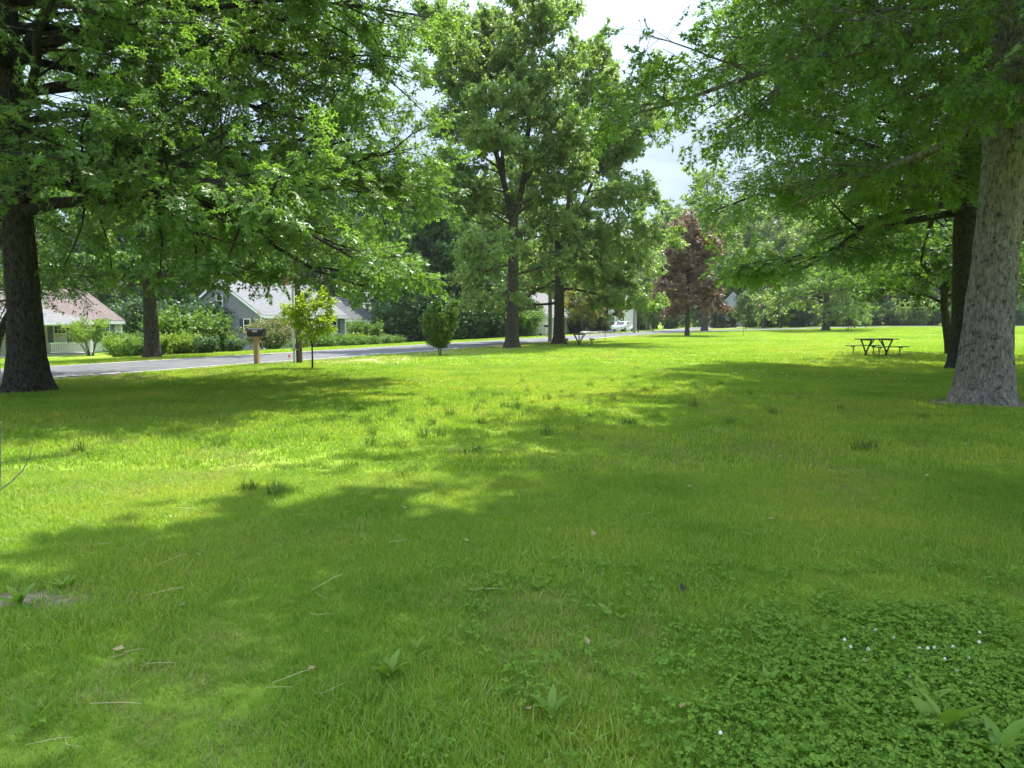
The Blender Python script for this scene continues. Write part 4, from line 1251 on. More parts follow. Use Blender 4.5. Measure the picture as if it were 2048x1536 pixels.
# garage wing
sub = MB(); clap_front(sub, 11.05, 16.9, .5, .1, 2.6); sub.prism([(.5, .05), (7.5, .05), (7.5, 2.6), (4.0, 4.7), (.5, 2.6)], 'x', 11.05, 16.9)
clap_side(sub, 16.9, .5, 7.5, .1, 2.6, 1, (4.0, 2.6, 4.65)); sub.build('garage_wall', M['grey_siding'], g_)
rf = MB(); rf.prism([(.15, 2.44), (4.0, 4.76), (4.0, 4.85), (.15, 2.53)], 'x', 11.3, 17.1); rf.prism([(4.0, 4.76), (7.8, 2.44), (7.8, 2.53), (4.0, 4.85)], 'x', 11.3, 17.1)
rf.build('garage_roof', M['roof_dark'], g_)
MB().box(11.3, 17.1, .10, .15, 2.30, 2.50).build('gutter', M['trim'], g_)
for cx_ in (12.75, 15.4):
    arch = [(cx_ - 1.05, .1)] + [(cx_ - 1.05 * math.cos(a), 1.75 + .42 * math.sin(a)) for a in np.linspace(0, math.pi, 13)] + [(cx_ + 1.05, .1)]
    arch_o = [(cx_ - 1.2, .1)] + [(cx_ - 1.2 * math.cos(a), 1.78 + .55 * math.sin(a)) for a in np.linspace(0, math.pi, 13)] + [(cx_ + 1.2, .1)]
    MB().prism(arch_o, 'y', .44, .50).build('door_surround', M['trim'], g_)
    dr = MB().prism(arch, 'y', .41, .46).build('garage_door', M['garage'], g_)
    for k in range(4):
        MB().box(cx_ - .9 + k * .46, cx_ - .9 + k * .46 + .36, .395, .42, 1.45, 1.75).build('pane', M['glass'], dr)
    ln = MB()
    for zz in (.55, 1.0, 1.38):
        ln.box(cx_ - 1.0, cx_ + 1.0, .40, .415, zz, zz + .02)
    ln.build('panel_rail', M['trim'], dr)
dr = MB().box(10.98, 11.55, .36, .5, .1, 2.35).build('side_door', M['trim'], g_)
MB().box(11.18, 11.38, .33, .37, .35, 2.1).build('pane', M['glass'], dr)
# --- red-roofed house
hx, hy = -31.0 - RD[0] * 14, 58.0 - RD[1] * 14
hz = -.93
r_ = empty('cream_house', (hx, hy, hz), ROADROT)
tag(r_, 'cream clapboard house with red-brown shingle roof and white porch', 'house')
gable_house(r_, 14.0, 9.0, 0.0, 2.5, 4.95, M['cream_siding'], M['roof_red'], found=.12)
window(r_, 'f', 9.0, .95, 2.15, .82, 'shutter_blue', 0.0, blind=True, grid=True)
window(r_, 'f', 12.5, .95, 2.15, .9, 'shutter_blue', 0.0, blind=False, grid=True)
window(r_, 'f', 2.2, .95, 2.15, .9, 'shutter_blue', 0.0, grid=True)
dr = MB().box(5.6, 6.5, -.07, 0, .15, 2.2).build('front_door', M['trim'], r_)
MB().tube([(6.35, -.12, 1.15), (6.35, -.07, 1.15)], .03, 8).build('handle', M['shutter'], dr)
MB().box(2.0, 10.2, -2.0, -.02, -.2, .16).build('porch_floor', M['concrete'], r_)
for px_ in (2.1, 6.0, 10.0):
    MB().box(px_ - .07, px_ + .07, -1.95, -1.81, .16, 2.28).build('porch_post', M['trim'], r_)
rl = MB(); rl.box(7.0, 9.92, -1.91, -1.85, .88, .95); rl.box(7.0, 9.92, -1.905, -1.855, .24, .29)
rail = rl.build('railing', M['trim'], r_)
bal = MB().box(-.018, .018, -1.898, -1.862, .29, .88).mesh('baluster', M['trim'])
for k in range(22):
    obj('baluster', bal, rail, (7.12 + k * .128, 0, 0))
pr = MB(); pr.add([(1.7, -2.3, 2.34), (10.5, -2.3, 2.34), (8.6, 1.6, 3.45), (3.6, 1.6, 3.45), (10.5, .0, 2.50), (1.7, 0, 2.50)], [(0, 1, 2, 3), (1, 4, 2), (5, 0, 3)])
pr.add([(1.7, -2.3, 2.28), (10.5, -2.3, 2.28), (10.5, -.02, 2.28), (1.7, -.02, 2.28)], [(0, 1, 2, 3)])
pr.build('porch_roof', M['roof_pale'], r_)
pg = MB(); pg.box(1.66, 10.56, -2.40, -2.29, 2.20, 2.36); pg.box(10.45, 10.56, -2.29, -.02, 2.20, 2.36); pg.build('gutter', M['trim'], r_)
MB().box(2.0, 10.1, -1.98, -1.80, 2.12, 2.275).build('porch_beam', M['trim'], r_)
MB().tube([(10.42, -2.2, 2.2), (10.35, -2.0, 1.95), (10.2, -1.78, 1.85), (10.2, -1.75, .2), (10.2, -2.0, .1)], .05, 8).build('downspout', M['trim'], r_)

# --- white houses up the street
def white_house(px, d, L_, D_, ze, zr, label, roof, wins, rot=ROADROT, face='l'):
    x, y, z = col_at(px, d)
    w_ = empty('white_house', (x, y, z), rot); tag(w_, label, 'house')
    gable_house(w_, L_, D_, 0.0, ze, zr, M['white_siding'], roof, found=.2)
    for (fc, c, a, b) in wins:
        window(w_, fc, c, a, b, .85, None, 0.0)
    return w_
white_house(1092, 88, 9, 7.5, 2.5, 5.3, 'white cottage with pale roof showing between the central oak trunks', M['roof_pale'], [('f', 1.2, 1.0, 2.1), ('f', 3.2, 1.0, 2.1), ('l', 1.6, 1.0, 2.1), ('l', 5.0, 1.0, 2.1), ('f', 6.0, 1.0, 2.1)])
white_house(1238, 112, 10, 8, 5.0, 7.5, 'tall white house behind the parked white car', M['roof_pale'], [('l', 1.2, 1.0, 2.3), ('l', 4.0, 1.0, 2.3), ('l', 1.2, 3.4, 4.6), ('l', 4.0, 3.4, 4.6), ('f', 2, 1.0, 2.3)])
white_house(1490, 142, 6, 5, 3.8, 6.6, 'distant white gabled house right of the dark conifer', M['roof_pale'], [('l', 1.4, 1.0, 2.2), ('l', 3.6, 1.0, 2.2)])
white_house(1872, 140, 9, 7, 2.8, 5.2, 'distant low white building seen left of the second right oak trunk', M['roof_pale'], [('l', 2, 1.0, 2.2), ('f', 3, 1.0, 2.2)])

# ------------------------------------------------------------------ street things
M['wood_post'] = plain('mailbox_post', (0.36, 0.25, 0.13), 0.85, 0.25, 5, bump=.3, bscale=30, stretch=(6, 6, .6))
M['pole_wood'] = plain('pole_wood', (0.10, 0.075, 0.050), 0.9, 0.35, 4, bump=.5, bscale=30, stretch=(6, 6, .4))
M['pole_grey'] = plain('weathered_pole', (0.24, 0.215, 0.185), 0.9, 0.3, 4, bump=.5, bscale=30, stretch=(6, 6, .4))
M['black_paint'] = plain('black_paint', (0.012, 0.012, 0.013), 0.5, 0.2, 8)
M['conduit'] = plain('grey_conduit', (0.52, 0.52, 0.50), 0.5, 0.08, 5)
M['red_paint'] = plain('red_paint', (0.35, 0.025, 0.03), 0.5, 0.1, 8)
M['plate'] = plain('number_plate', (0.62, 0.62, 0.62), 0.5, 0.05, 8)
M['orange'] = plain('orange_flag', (0.85, 0.14, 0.06), 0.6, 0.1, 8)
M['wire'] = plain('wire', (0.02, 0.02, 0.02), 0.6, 0.1, 8)
M['dark_wood'] = plain('dark_stained_wood', (0.075, 0.060, 0.042), 0.8, 0.35, 4, bump=.3, bscale=25, stretch=(1, 8, 8))
M['frame_metal'] = plain('galvanised_frame', (0.30, 0.31, 0.30), 0.5, 0.12, 8, metallic=.5)
M['frame_dark'] = plain('dark_frame', (0.085, 0.085, 0.075), 0.55, 0.15, 8, metallic=.3)
M['rock'] = plain('boulder', (0.26, 0.24, 0.22), 0.9, 0.3, 4, bump=.5, bscale=12)
M['car_white'] = plain('car_paint', (0.78, 0.79, 0.80), 0.25, 0.02, 3)
M['car_glass'] = M['glass']
M['rubber'] = plain('rubber', (0.02, 0.02, 0.02), 0.8, 0.1, 8)
M['lamp_red'] = plain('rear_lamp', (0.35, 0.02, 0.02), 0.3, 0.1, 8)
M['sign'] = plain('sign_face', (0.80, 0.80, 0.80), 0.5, 0.03, 8)

def mailbox(loc, rz, label, L_=.56, W_=.26, ph=1.0, full=True, pw=.13):
    r_ = empty('mailbox', loc, rz); tag(r_, label, 'mailbox')
    MB().box(-pw / 2, pw / 2, -pw / 2, pw / 2, -.2, ph).build('post', M['wood_post'], r_)
    MB().box(-L_ / 2 + .04, L_ / 2 - .04, -W_ / 2 + .02, W_ / 2 - .02, ph, ph + .025).build('mounting_board', M['black_paint'], r_)
    zb = ph + .025
    prof = [(-W_ / 2, zb), (W_ / 2, zb), (W_ / 2, zb + .14)] + [(W_ / 2 * math.cos(a), zb + .14 + W_ / 2 * math.sin(a)) for a in np.linspace(.15, math.pi - .15, 12)] + [(-W_ / 2, zb + .14)]
    body = MB().prism(prof, 'x', -L_ / 2, L_ / 2).build('box', M['black_paint'], r_)
    pr2 = [(p[0] * 1.05, zb + (p[1] - zb) * 1.035) for p in prof]
    dr = MB().prism(pr2, 'x', L_ / 2, L_ / 2 + .03).build('door', M['black_paint'], r_)
    if full:
        MB().box(L_ / 2 + .03, L_ / 2 + .05, -.03, .03, zb + .2, zb + .23).build('handle', M['black_paint'], dr)
        f = MB(); f.box(-L_ / 2 + .04, -L_ / 2 + .20, -W_ / 2 - .014, -W_ / 2 - .004, zb + .155, zb + .178); f.box(-L_ / 2 + .16, -L_ / 2 + .21, -W_ / 2 - .016, -W_ / 2 - .004, zb + .125, zb + .185)
        f.build('flag', M['red_paint'], r_)
        pl = MB().box(-.06, .10, -W_ / 2 - .012, -W_ / 2 - .003, zb + .13, zb + .195).build('number_plate', M['plate'], r_)
        d_ = MB()
        for k, xx in enumerate((-.03, .015, .06)):
            d_.box(xx - .012, xx + .012, -W_ / 2 - .016, -W_ / 2 - .012, zb + .142, zb + .184)
        d_.build('numeral', M['frame_metal'], pl)
    return r_
x, y, z = at(514, 729); mailbox((x, y, z), R(-8), 'black mailbox with red flag on a wooden post at the verge', pw=.15, ph=1.0)
x, y, z = col_at(1094, 70); mailbox((x, y, z), R(0), 'far mailbox on the street side beyond the central oaks', full=False, pw=.10, ph=.95)

def utility_pole(loc, label, h, r, mat, conduit=True, arm=True):
    r_ = empty('utility_pole', loc); tag(r_, label, 'utility pole')
    p = MB(); p.tube([(0, 0, -.3), (0, 0, h * .33), (0, 0, h * .66), (0, 0, h)], [r, r * .92, r * .82, r * .7], 18); p.build('pole', mat, r_, sm=False)
    if conduit:
        c = MB().tube([(-r - .05, -.10, -.1), (-r - .045, -.09, 2.6), (-r - .03, -.08, 5.0)], .038, 10).build('conduit', M['conduit'], r_)
        for zz in (.5, 1.9, 3.2):
            MB().box(-r - .12, -r + .12, -.17, -.02, zz, zz + .035).build('strap', M['frame_metal'], c)
    if arm:
        a = MB().box(-.05, .95, -.14 - r * .5, -.04 - r * .5, h - 1.15, h - 1.05).build('bracket_arm', mat, r_)
        for xx in (.45, .88):
            i_ = MB().tube([(xx, -.09 - r * .5, h - 1.05), (xx, -.09 - r * .5, h - .98), (xx, -.09 - r * .5, h - .92), (xx, -.09 - r * .5, h - .85), (xx, -.09 - r * .5, h - .8)], [.03, .06, .035, .06, .02], 10)
            i_.build('insulator', M['conduit'], a)
    return r_
x, y, z = at(599, 727); PA = (x, y, z); utility_pole(PA, 'brown utility pole with pale conduit pipe beside the mailbox', 10.2, .115, M['pole_wood'])
x, y, z = at(1100, 684); PB = (x, y, z); utility_pole(PB, 'weathered utility pole just left of the spreading oak trunk', 10.0, .15, M['pole_grey'], False)
x, y, z = col_at(1268, 88); PC = (x, y, z); utility_pole(PC, 'grey utility pole at the far street corner', 10.0, .18, M['pole_grey'], False)
def wire(a, b, sag, label):
    pts = [(a[0] + (b[0] - a[0]) * t, a[1] + (b[1] - a[1]) * t, a[2] + (b[2] - a[2]) * t - sag * 4 * t * (1 - t)) for t in np.linspace(0, 1, 17)]
    o = MB().tube(pts, .014, 5).build('overhead_wire', M['wire'])
    tag(o, label, 'wire')
prev = (PA[0] - RD[0] * 35, PA[1] - RD[1] * 35, 9.2)
for dz_, nm in ((9.35, 'upper'), (7.6, 'lower')):
    wire((PA[0], PA[1] - .2, PA[2] + dz_), (PB[0], PB[1] - .2, PB[2] + dz_), .6, nm + ' overhead wire between the mailbox pole and the pole by the spreading oak')
    wire((PB[0], PB[1] - .2, PB[2] + dz_), (PC[0], PC[1] - .2, PC[2] + dz_), .6, nm + ' overhead wire between the two far poles')
    wire((prev[0], prev[1], dz_), (PA[0], PA[1] - .2, PA[2] + dz_), .6, nm + ' overhead wire running left from the mailbox pole')

x, y, z = at(577, 722)
r_ = empty('marker_flag', (x, y, z)); tag(r_, 'small orange-red marker flag stuck in the verge by the utility pole', 'flag')
MB().tube([(0, 0, -.05), (0, 0, .26)], .006, 6).build('wire_stem', M['frame_metal'], r_)
MB().prism([(0, .13), (.075, .155), (.10, .2), (.06, .25), (0, .26)], 'y', -.006, .006).build('flag', M['orange'], r_)

# picnic tables
def picnic_table(loc, rz, label, L_=1.75):
    r_ = empty('picnic_table', loc, rz); tag(r_, label, 'picnic table', 'picnic tables on the lawn')
    pw, gap = .138, .012
    pl = MB().box(-L_ / 2, L_ / 2, -pw / 2, pw / 2, .735, .775).mesh('tabletop_plank', M['dark_wood'])
    for k in range(5):
        obj('tabletop_plank', pl, r_, (0, (k - 2) * (pw + gap), 0))
    sp = MB().box(-L_ / 2, L_ / 2, -.125, .125, .42, .455).mesh('seat_plank', M['dark_wood'])
    for s in (-1, 1):
        obj('seat_plank', sp, r_, (0, s * .80, 0))
    for e in (-1, 1):
        xe = e * (L_ / 2 - .32)
        f = MB()
        f.bar((xe, -.30, .70), (xe, .02, .10), .05, .05); f.bar((xe, .30, .70), (xe, -.02, .10), .05, .05)
        f.bar((xe, -.34, .715), (xe, .34, .715), .05, .04)
        f.bar((xe, .02, .12), (xe, .10, -.03), .05, .05); f.bar((xe, -.02, .12), (xe, -.10, -.03), .05, .05)
        f.build('v_leg', M['frame_dark'], r_)
        MB().bar((xe, 0, .22), (xe - e * .42, 0, .725), .035, .035).build('brace', M['frame_dark'], r_)
        for s in (-1, 1):
            b = MB()
            b.tube([(xe, s * .06, .02), (xe, s * .45, .02), (xe, s * .72, .03), (xe, s * .78, .10), (xe, s * .77, .25), (xe, s * .74, .41)], .022, 8)
            b.bar((xe, s * .69, .405), (xe, s * .91, .405), .05, .03)
            b.tube([(xe, s * .88, .40), (xe, s * .79, .28)], .014, 6)
            b.build('bench_leg', M['frame_dark'], r_)
    return r_
x, y, z = at(1752, 712); picnic_table((x, y, z), R(16), 'nearer dark picnic table on the right lawn, seen from the side', 1.75)
x, y, z = at(1158, 692); picnic_table((x, y, z), R(88), 'farther dark picnic table by the spreading oak, seen end on', 1.75)

# parked car
def car(loc, rz, label):
    r_ = empty('parked_car', loc, rz); tag(r_, label, 'car')
    W2 = .88
    side = [(-2.15, .42), (-2.2, .62), (-2.1, .88), (-1.35, .98), (-.75, 1.42), (.75, 1.48), (1.45, 1.02), (2.05, .92), (2.15, .60), (2.1, .38)]
    v, f = [], []
    for j, (yy, k) in enumerate(((-W2, .93), (-W2 * .96, 1.0), (W2 * .96, 1.0), (W2, .93))):
        for (a, b) in side:
            tum = 1.0 if b < 1.0 else .84
            v.append((a * (.985 if j in (0, 3) else 1), yy * tum, .38 + (b - .38) * (1 if j in (1, 2) else .985)))
    n = len(side)
    for j in range(3):
        for i in range(n):
            f.append((j * n + i, j * n + (i + 1) % n, (j + 1) * n + (i + 1) % n, (j + 1) * n + i))
    f.append(tuple(range(n))[::-1]); f.append(tuple(3 * n + i for i in range(n)))
    MB().add(v, f).build('body', M['car_white'], r_)
    MB().add([(-1.30, -.62, 1.02), (-1.30, .62, 1.02), (-.80, .58, 1.40), (-.80, -.58, 1.40)], [(0, 1, 2, 3)]).build('windscreen', M['glass'], r_, loc=(-.035, 0, .035))
    MB().add([(1.42, -.62, 1.06), (1.42, .62, 1.06), (.82, .58, 1.44), (.82, -.58, 1.44)], [(0, 3, 2, 1)]).build('rear_window', M['glass'], r_, loc=(.035, 0, .03))
    for s in (-1, 1):
        MB().add([(-1.05, s * .80, 1.02), (1.1, s * .80, 1.05), (.7, s * .765, 1.40), (-.68, s * .765, 1.36)], [(0, 1, 2, 3)]).build('side_window', M['glass'], r_)
        MB().box(-2.2, -2.08, s * .62 - .14, s * .62 + .14, .66, .80).build('headlight', M['plate'], r_)
        MB().box(2.08, 2.18, s * .66 - .12, s * .66 + .12, .72, .90).build('tail_light', M['lamp_red'], r_)
        MB().box(-.85, -.72, s * .90 - .07, s * .90 + .07, .98, 1.10).build('mirror', M['car_white'], r_)
        for xx in (-1.35, 1.35):
            w_ = MB().tube([(xx, s * .72, .33), (xx, s * .90, .33)], .33, 20).build('wheel', M['rubber'], r_)
            MB().tube([(xx, s * .88, .33), (xx, s * .915, .33)], .2, 14).build('rim', M['frame_metal'], w_)
    MB().box(-2.24, -2.14, -.78, .78, .40, .56).build('bumper', M['car_white'], r_)
    MB().box(-2.26, -2.23, -.24, .24, .45, .55).build('number_plate', M['plate'], r_)
x, y, z = col_at(1246, 104); car((x, y, z), ROADROT - R(8), 'white car parked at the drive entrance by the clipped hedge')

# street sign, corner posts, rocks, mailbox post stubs
x, y, z = col_at(1257, 97)
r_ = empty('street_sign', (x, y, z)); tag(r_, 'white square sign on a white post right of the parked car', 'sign')
MB().box(-.05, .05, -.05, .05, -.1, 1.75).build('post', M['trim'], r_)
MB().box(.05, .40, -.02, .02, 1.0, 1.35).build('sign_panel', M['sign'], r_)
for px, d, hh, lab, mt in ((1292, 104, 1.6, 'pale wooden post at the street corner', 'pole_grey'), (1300, 106, 1.9, 'leaning pale post at the street corner', 'pole_grey'), (1276, 92, .5, 'short dark stub beside the far utility pole', 'black_paint'), (1081, 78, .45, 'short dark stub on the lawn before the white cottage', 'black_paint')):
    x, y, z = col_at(px, d)
    o = MB().tube([(0, 0, -.1), (.0 if 'leaning' not in lab else -.3, 0, hh)], [.09, .07], 8).build('post', M[mt], None, (x, y, z)); tag(o, lab, 'post')
g_ = np.random.default_rng(5)
import bmesh
def rock_mesh(seed):
    bm = bmesh.new(); bmesh.ops.create_icosphere(bm, subdivisions=2, radius=.5)
    q = np.random.default_rng(seed)
    for v in bm.verts:
        v.co *= 1 + q.normal(0, .09)
        v.co.z *= .62
    me = bpy.data.meshes.new('rock'); bm.to_mesh(me); bm.free(); me.materials.append(M['rock']); return me
rocks = [rock_mesh(i) for i in range(3)]
for k in range(10):
    x, y, z = col_at(1166 + k * 6.2, 84 + k * 1.2)
    o = obj('rock', rocks[k % 3], None, (x, y, z + .12), (0, 0, k * 1.3), (.55 + .35 * g_.random(),) * 3)
    tag(o, ORD[k] + ' boulder from the left in the row edging the street', 'rock', 'row of boulders edging the street')
# bird bath in the garden
x, y, z = col_at(394, 43.5)
r_ = empty('bird_bath', (x, y, z)); tag(r_, 'dark bird bath among the flowers between the two houses', 'bird bath')
MB().tube([(0, 0, -.05), (0, 0, .05), (0, 0, .1), (0, 0, .7), (0, 0, .8)], [.2, .18, .06, .05, .1], 14).build('pedestal', M['frame_dark'], r_)
MB().tube([(0, 0, .78), (0, 0, .86), (0, 0, .88)], [.12, .34, .36], 18).build('basin', M['frame_dark'], r_)

# ------------------------------------------------------------------ grass
def blade_tuft(name, seed, n, rad, h0, h1, wid, mat, lean=.55, segs=2):
    rng = np.random.default_rng(seed)
    a = rng.random(n) * 6.283; r = rad * np.sqrt(rng.random(n))
    base = np.stack([r * np.cos(a), r * np.sin(a), np.full(n, -.004)], -1)
    az = rng.random(n) * 6.283
    ln = rng.uniform(.05, lean, n); h = rng.uniform(h0, h1, n)
    d = np.stack([np.cos(az), np.sin(az), np.zeros(n)], -1)
    s = np.stack([-np.sin(az + rng.normal(0, .9, n)), np.cos(az + rng.normal(0, .9, n)), np.zeros(n)], -1)
    V, w = [], wid * rng.uniform(.7, 1.3, n)
    for k in range(segs + 1):
        t = k / segs
        c = base + d * (ln * h * t ** 1.8)[:, None]
        c[:, 2] += h * t * (1 - .25 * ln * t)
        if k < segs:
            V += [c - s * (w * (1 - .45 * t) / 2)[:, None], c + s * (w * (1 - .45 * t) / 2)[:, None]]
        else:
            V += [c]
    v = np.stack(V, 1)
    nv = 2 * segs + 1
    o = (np.arange(n) * nv)[:, None]
    q = [np.array([[2 * k, 2 * k + 1, 2 * k + 3, 2 * k + 2]]) + o for k in range(segs - 1)]
    tr = np.array([[2 * segs - 2, 2 * segs - 1, 2 * segs]]) + o
    return np_mesh(name, v.reshape(-1, 3), (([np.concatenate(q)] if q else []) + [tr]), mat)

def patchy(x, y, s, seed):
    """smooth pseudo noise in 0..1"""
    g = np.random.default_rng(seed)
    v = np.zeros_like(x)
    for k in range(6):
        a = g.random() * 6.283; f = s * g.uniform(.6, 1.7)
        v = v + np.sin((x * math.cos(a) + y * math.sin(a)) * f + g.random() * 6.283)
    return 1 / (1 + np.exp(-v * .9))

def in_clover(x, y):
    c = patchy(x, y, 2.2, 77)
    # the clover patch lies to the right of the viewpoint
    e = ((x - 2.3) / 1.7) ** 2 + ((y - 2.75) / 1.0) ** 2
    return e + 1.1 * (c - .5) + .5 * (patchy(x, y, 9.0, 78) - .5) + np.random.default_rng(9).normal(0, .34, np.shape(x)) < .88

rng = np.random.default_rng(2024)
def field(d0, d1, dens, margin=2.5):
    """random points on the ground between two distances within the view and a margin beside it"""
    n = int(dens * ((d1 ** 2 - d0 ** 2) * .72 + 2 * margin * (d1 - d0)))
    y = np.sqrt(d0 ** 2 + (d1 ** 2 - d0 ** 2) * rng.random(n))
    x = (rng.random(n) * 2 - 1) * (y * .72 + margin)
    return x, y
def keep_lawn(x, y):
    n = RN[0] * x + RN[1] * y
    k = (np.abs(n - ROAD_N) > 2.85)
    # houses
    s_ = RD[0] * x + RD[1] * y
    k &= ~((n < -42) & (n > -56) & (s_ > 45 - 14) & (s_ < 47)) & ~((n < -42.2) & (n > -53) & (s_ > 45) & (s_ < 64))
    # bare earth at the left edge and round the trunks
    k &= ((x + 2.85) / .42) ** 2 + ((y - 4.05) / .17) ** 2 + .8 * (patchy(x, y, 14.0, 3) - .5) > .8
    for (tx, ty, tr) in TR:
        k &= np.hypot(x - tx, y - ty) > tr * (1.0 + .55 * patchy(x, y, 5.0, 8))
    fr = np.array(FAR)
    for i in range(len(fr) - 1):
        a, b = fr[i], fr[i + 1]
        t = np.clip(((x - a[0]) * (b - a)[0] + (y - a[1]) * (b - a)[1]) / ((b - a) ** 2).sum(), 0, 1)
        k &= np.hypot(x - a[0] - t * (b - a)[0], y - a[1] - t * (b - a)[1]) > 3.1
    return k
TR = [(*at(55, 783)[:2], .62), (*at(1963, 806)[:2], .66), (*at(1938, 738)[:2], .6), (*at(1025, 696)[:2], .5), (*at(1118, 688)[:2], .5)]

near = [blade_tuft('grass_near', 200 + i, 52, .085, .018, .060, .0036, M['grass'], 1.1, 3) for i in range(8)]
mid = [blade_tuft('grass_mid', 220 + i, 44, .17, .030, .080, .0085, M['grass'], .8, 2) for i in range(6)]
farg = [blade_tuft('grass_far', 240 + i, 50, .42, .035, .085, .020, M['grass'], .7, 2) for i in range(5)]
near += [blade_tuft('dry_grass_near', 260 + i, 46, .09, .012, .042, .0034, M['grass_dry'], 1.6, 3) for i in range(3)]
mid += [blade_tuft('dry_grass_mid', 270 + i, 42, .18, .015, .055, .0075, M['grass_dry'], 1.3, 2) for i in range(3)]
farg += [blade_tuft('dry_grass_far', 280 + i, 46, .42, .02, .06, .018, M['grass_dry'], 1.0, 2) for i in range(3)]
def lawn(name, meshes, d0, d1, dens, smin, smax, clover=True):
    x, y = field(d0, d1, dens)
    k = keep_lawn(x, y)
    if clover:
        ic = in_clover(x, y)
        k &= ~ic | (rng.random(len(x)) < .62)
    x, y = x[k], y[k]
    lush = patchy(x, y, 1.3, 5) * .6 + patchy(x, y, 4.0, 6) * .4
    sc = (smin + (smax - smin) * lush) * rng.uniform(.8, 1.2, len(x))
    dry = patchy(x, y, .9, 21) * .55 + patchy(x, y, 3.1, 22) * .45
    verge = np.exp(-((RN[0] * x + RN[1] * y + 17.6) / 1.6) ** 2)
    isdry = rng.random(len(x)) < np.clip((dry - .52) * 1.7, .05, .6) + .45 * verge
    k_ = len(meshes) - 3
    pick = np.where(isdry, k_ + rng.integers(0, 3, len(x)), rng.integers(0, k_, len(x)))
    o = scatter(name, meshes, np.stack([x, y, H(x, y)], -1), rng.random(len(x)) * 6.283, sc, pick)
    return o
tag(lawn('grass', near, 1.9, 7.5, 400, .65, 1.6), 'mown green lawn grass in the foreground', 'grass', kind='stuff')
tag(lawn('grass', mid, 7.5, 26, 60, .75, 1.5), 'green lawn grass across the middle of the park', 'grass', kind='stuff')
tag(lawn('grass', farg, 26, 112, 7, .8, 1.3, False), 'bright lawn grass of the far park and verges', 'grass', kind='stuff')

# clover
def clover_tuft(seed):
    g = np.random.default_rng(seed)
    V, Fq, off = [], [], 0
    for k in range(14):
        c = np.array([g.normal(0, .055), g.normal(0, .055), g.uniform(.025, .070)])
        tz = norm(np.array([g.normal(0, .35), g.normal(0, .35), 1.0]))
        tx = norm(np.cross(tz, [.3, .8, .1])); ty = np.cross(tz, tx)
        a0 = g.random() * 6.283; s = g.uniform(.009, .018)
        for j in range(3):
            a = a0 + j * 2.094
            d = tx * math.cos(a) + ty * math.sin(a); e = np.cross(tz, d)
            pts = [c, c + d * s * .55 + e * s * .5 + tz * .003, c + d * s * 1.05 + e * s * .38, c + d * s * .98, c + d * s * 1.05 - e * s * .38, c + d * s * .55 - e * s * .5 + tz * .003]
            V += pts; Fq.append([off + i for i in range(6)]); off += 6
        # stalk
        b = np.array([c[0] * .6, c[1] * .6, 0]); w = np.array([.001, 0, 0])
        V += [b - w, b + w, c + w, c - w, c + w * .5, c - w * .5]; Fq.append([off, off + 1, off + 2, off + 4, off + 5, off + 3]); off += 6
    return np_mesh('clover', np.array(V), np.array(Fq), M['clover'])
x = rng.uniform(-.4, 5.2, 9000); y = rng.uniform(1.7, 4.6, 9000)
k = in_clover(x, y) | (rng.random(9000) < .06)
x, y = x[k], y[k]
o = scatter('clover', [clover_tuft(300 + i) for i in range(7)], np.stack([x, y, H(x, y)], -1), rng.random(len(x)) * 6.283, rng.uniform(.5, 1.3, len(x)), rng.integers(0, 7, len(x)))
tag(o, 'dense patch of clover leaves in the lower right of the lawn', 'clover', kind='stuff')
# clover flowers
fl = MB()
for a in range(3):
    fl.tube([(0, 0, .052 + a * .004), (0, 0, .056 + a * .004), (0, 0, .060 + a * .004)], [.004, (.0075, .0085, .006)[a], .002], 7)
flm = fl.mesh('flower_head', M['white_flower']); stk = MB().tube([(0, 0, 0), (0, 0, .06)], .0013, 4).mesh('flower_stalk', M['clover'])
for (px, py) in ((1735, 1305), (1688, 1285), (1750, 1266), (1838, 1303), (1854, 1303), (1868, 1302), (1788, 1342), (1888, 1325), (1935, 1322), (1957, 1290), (1958, 1270), (1912, 1348), (1938, 1378), (1820, 1362), (1728, 1328),
                 (1440, 1478), (1830, 1415), (1785, 1280), (1905, 1300), (1700, 1300)):
    x, y, z = at(px, py + 18)
    r_ = empty('clover_flower', (x, y, z), px); tag(r_, 'small white clover flower in the clover patch', 'flower', 'white clover flowers')
    obj('flower_head', flm, r_); obj('stalk', stk, r_)

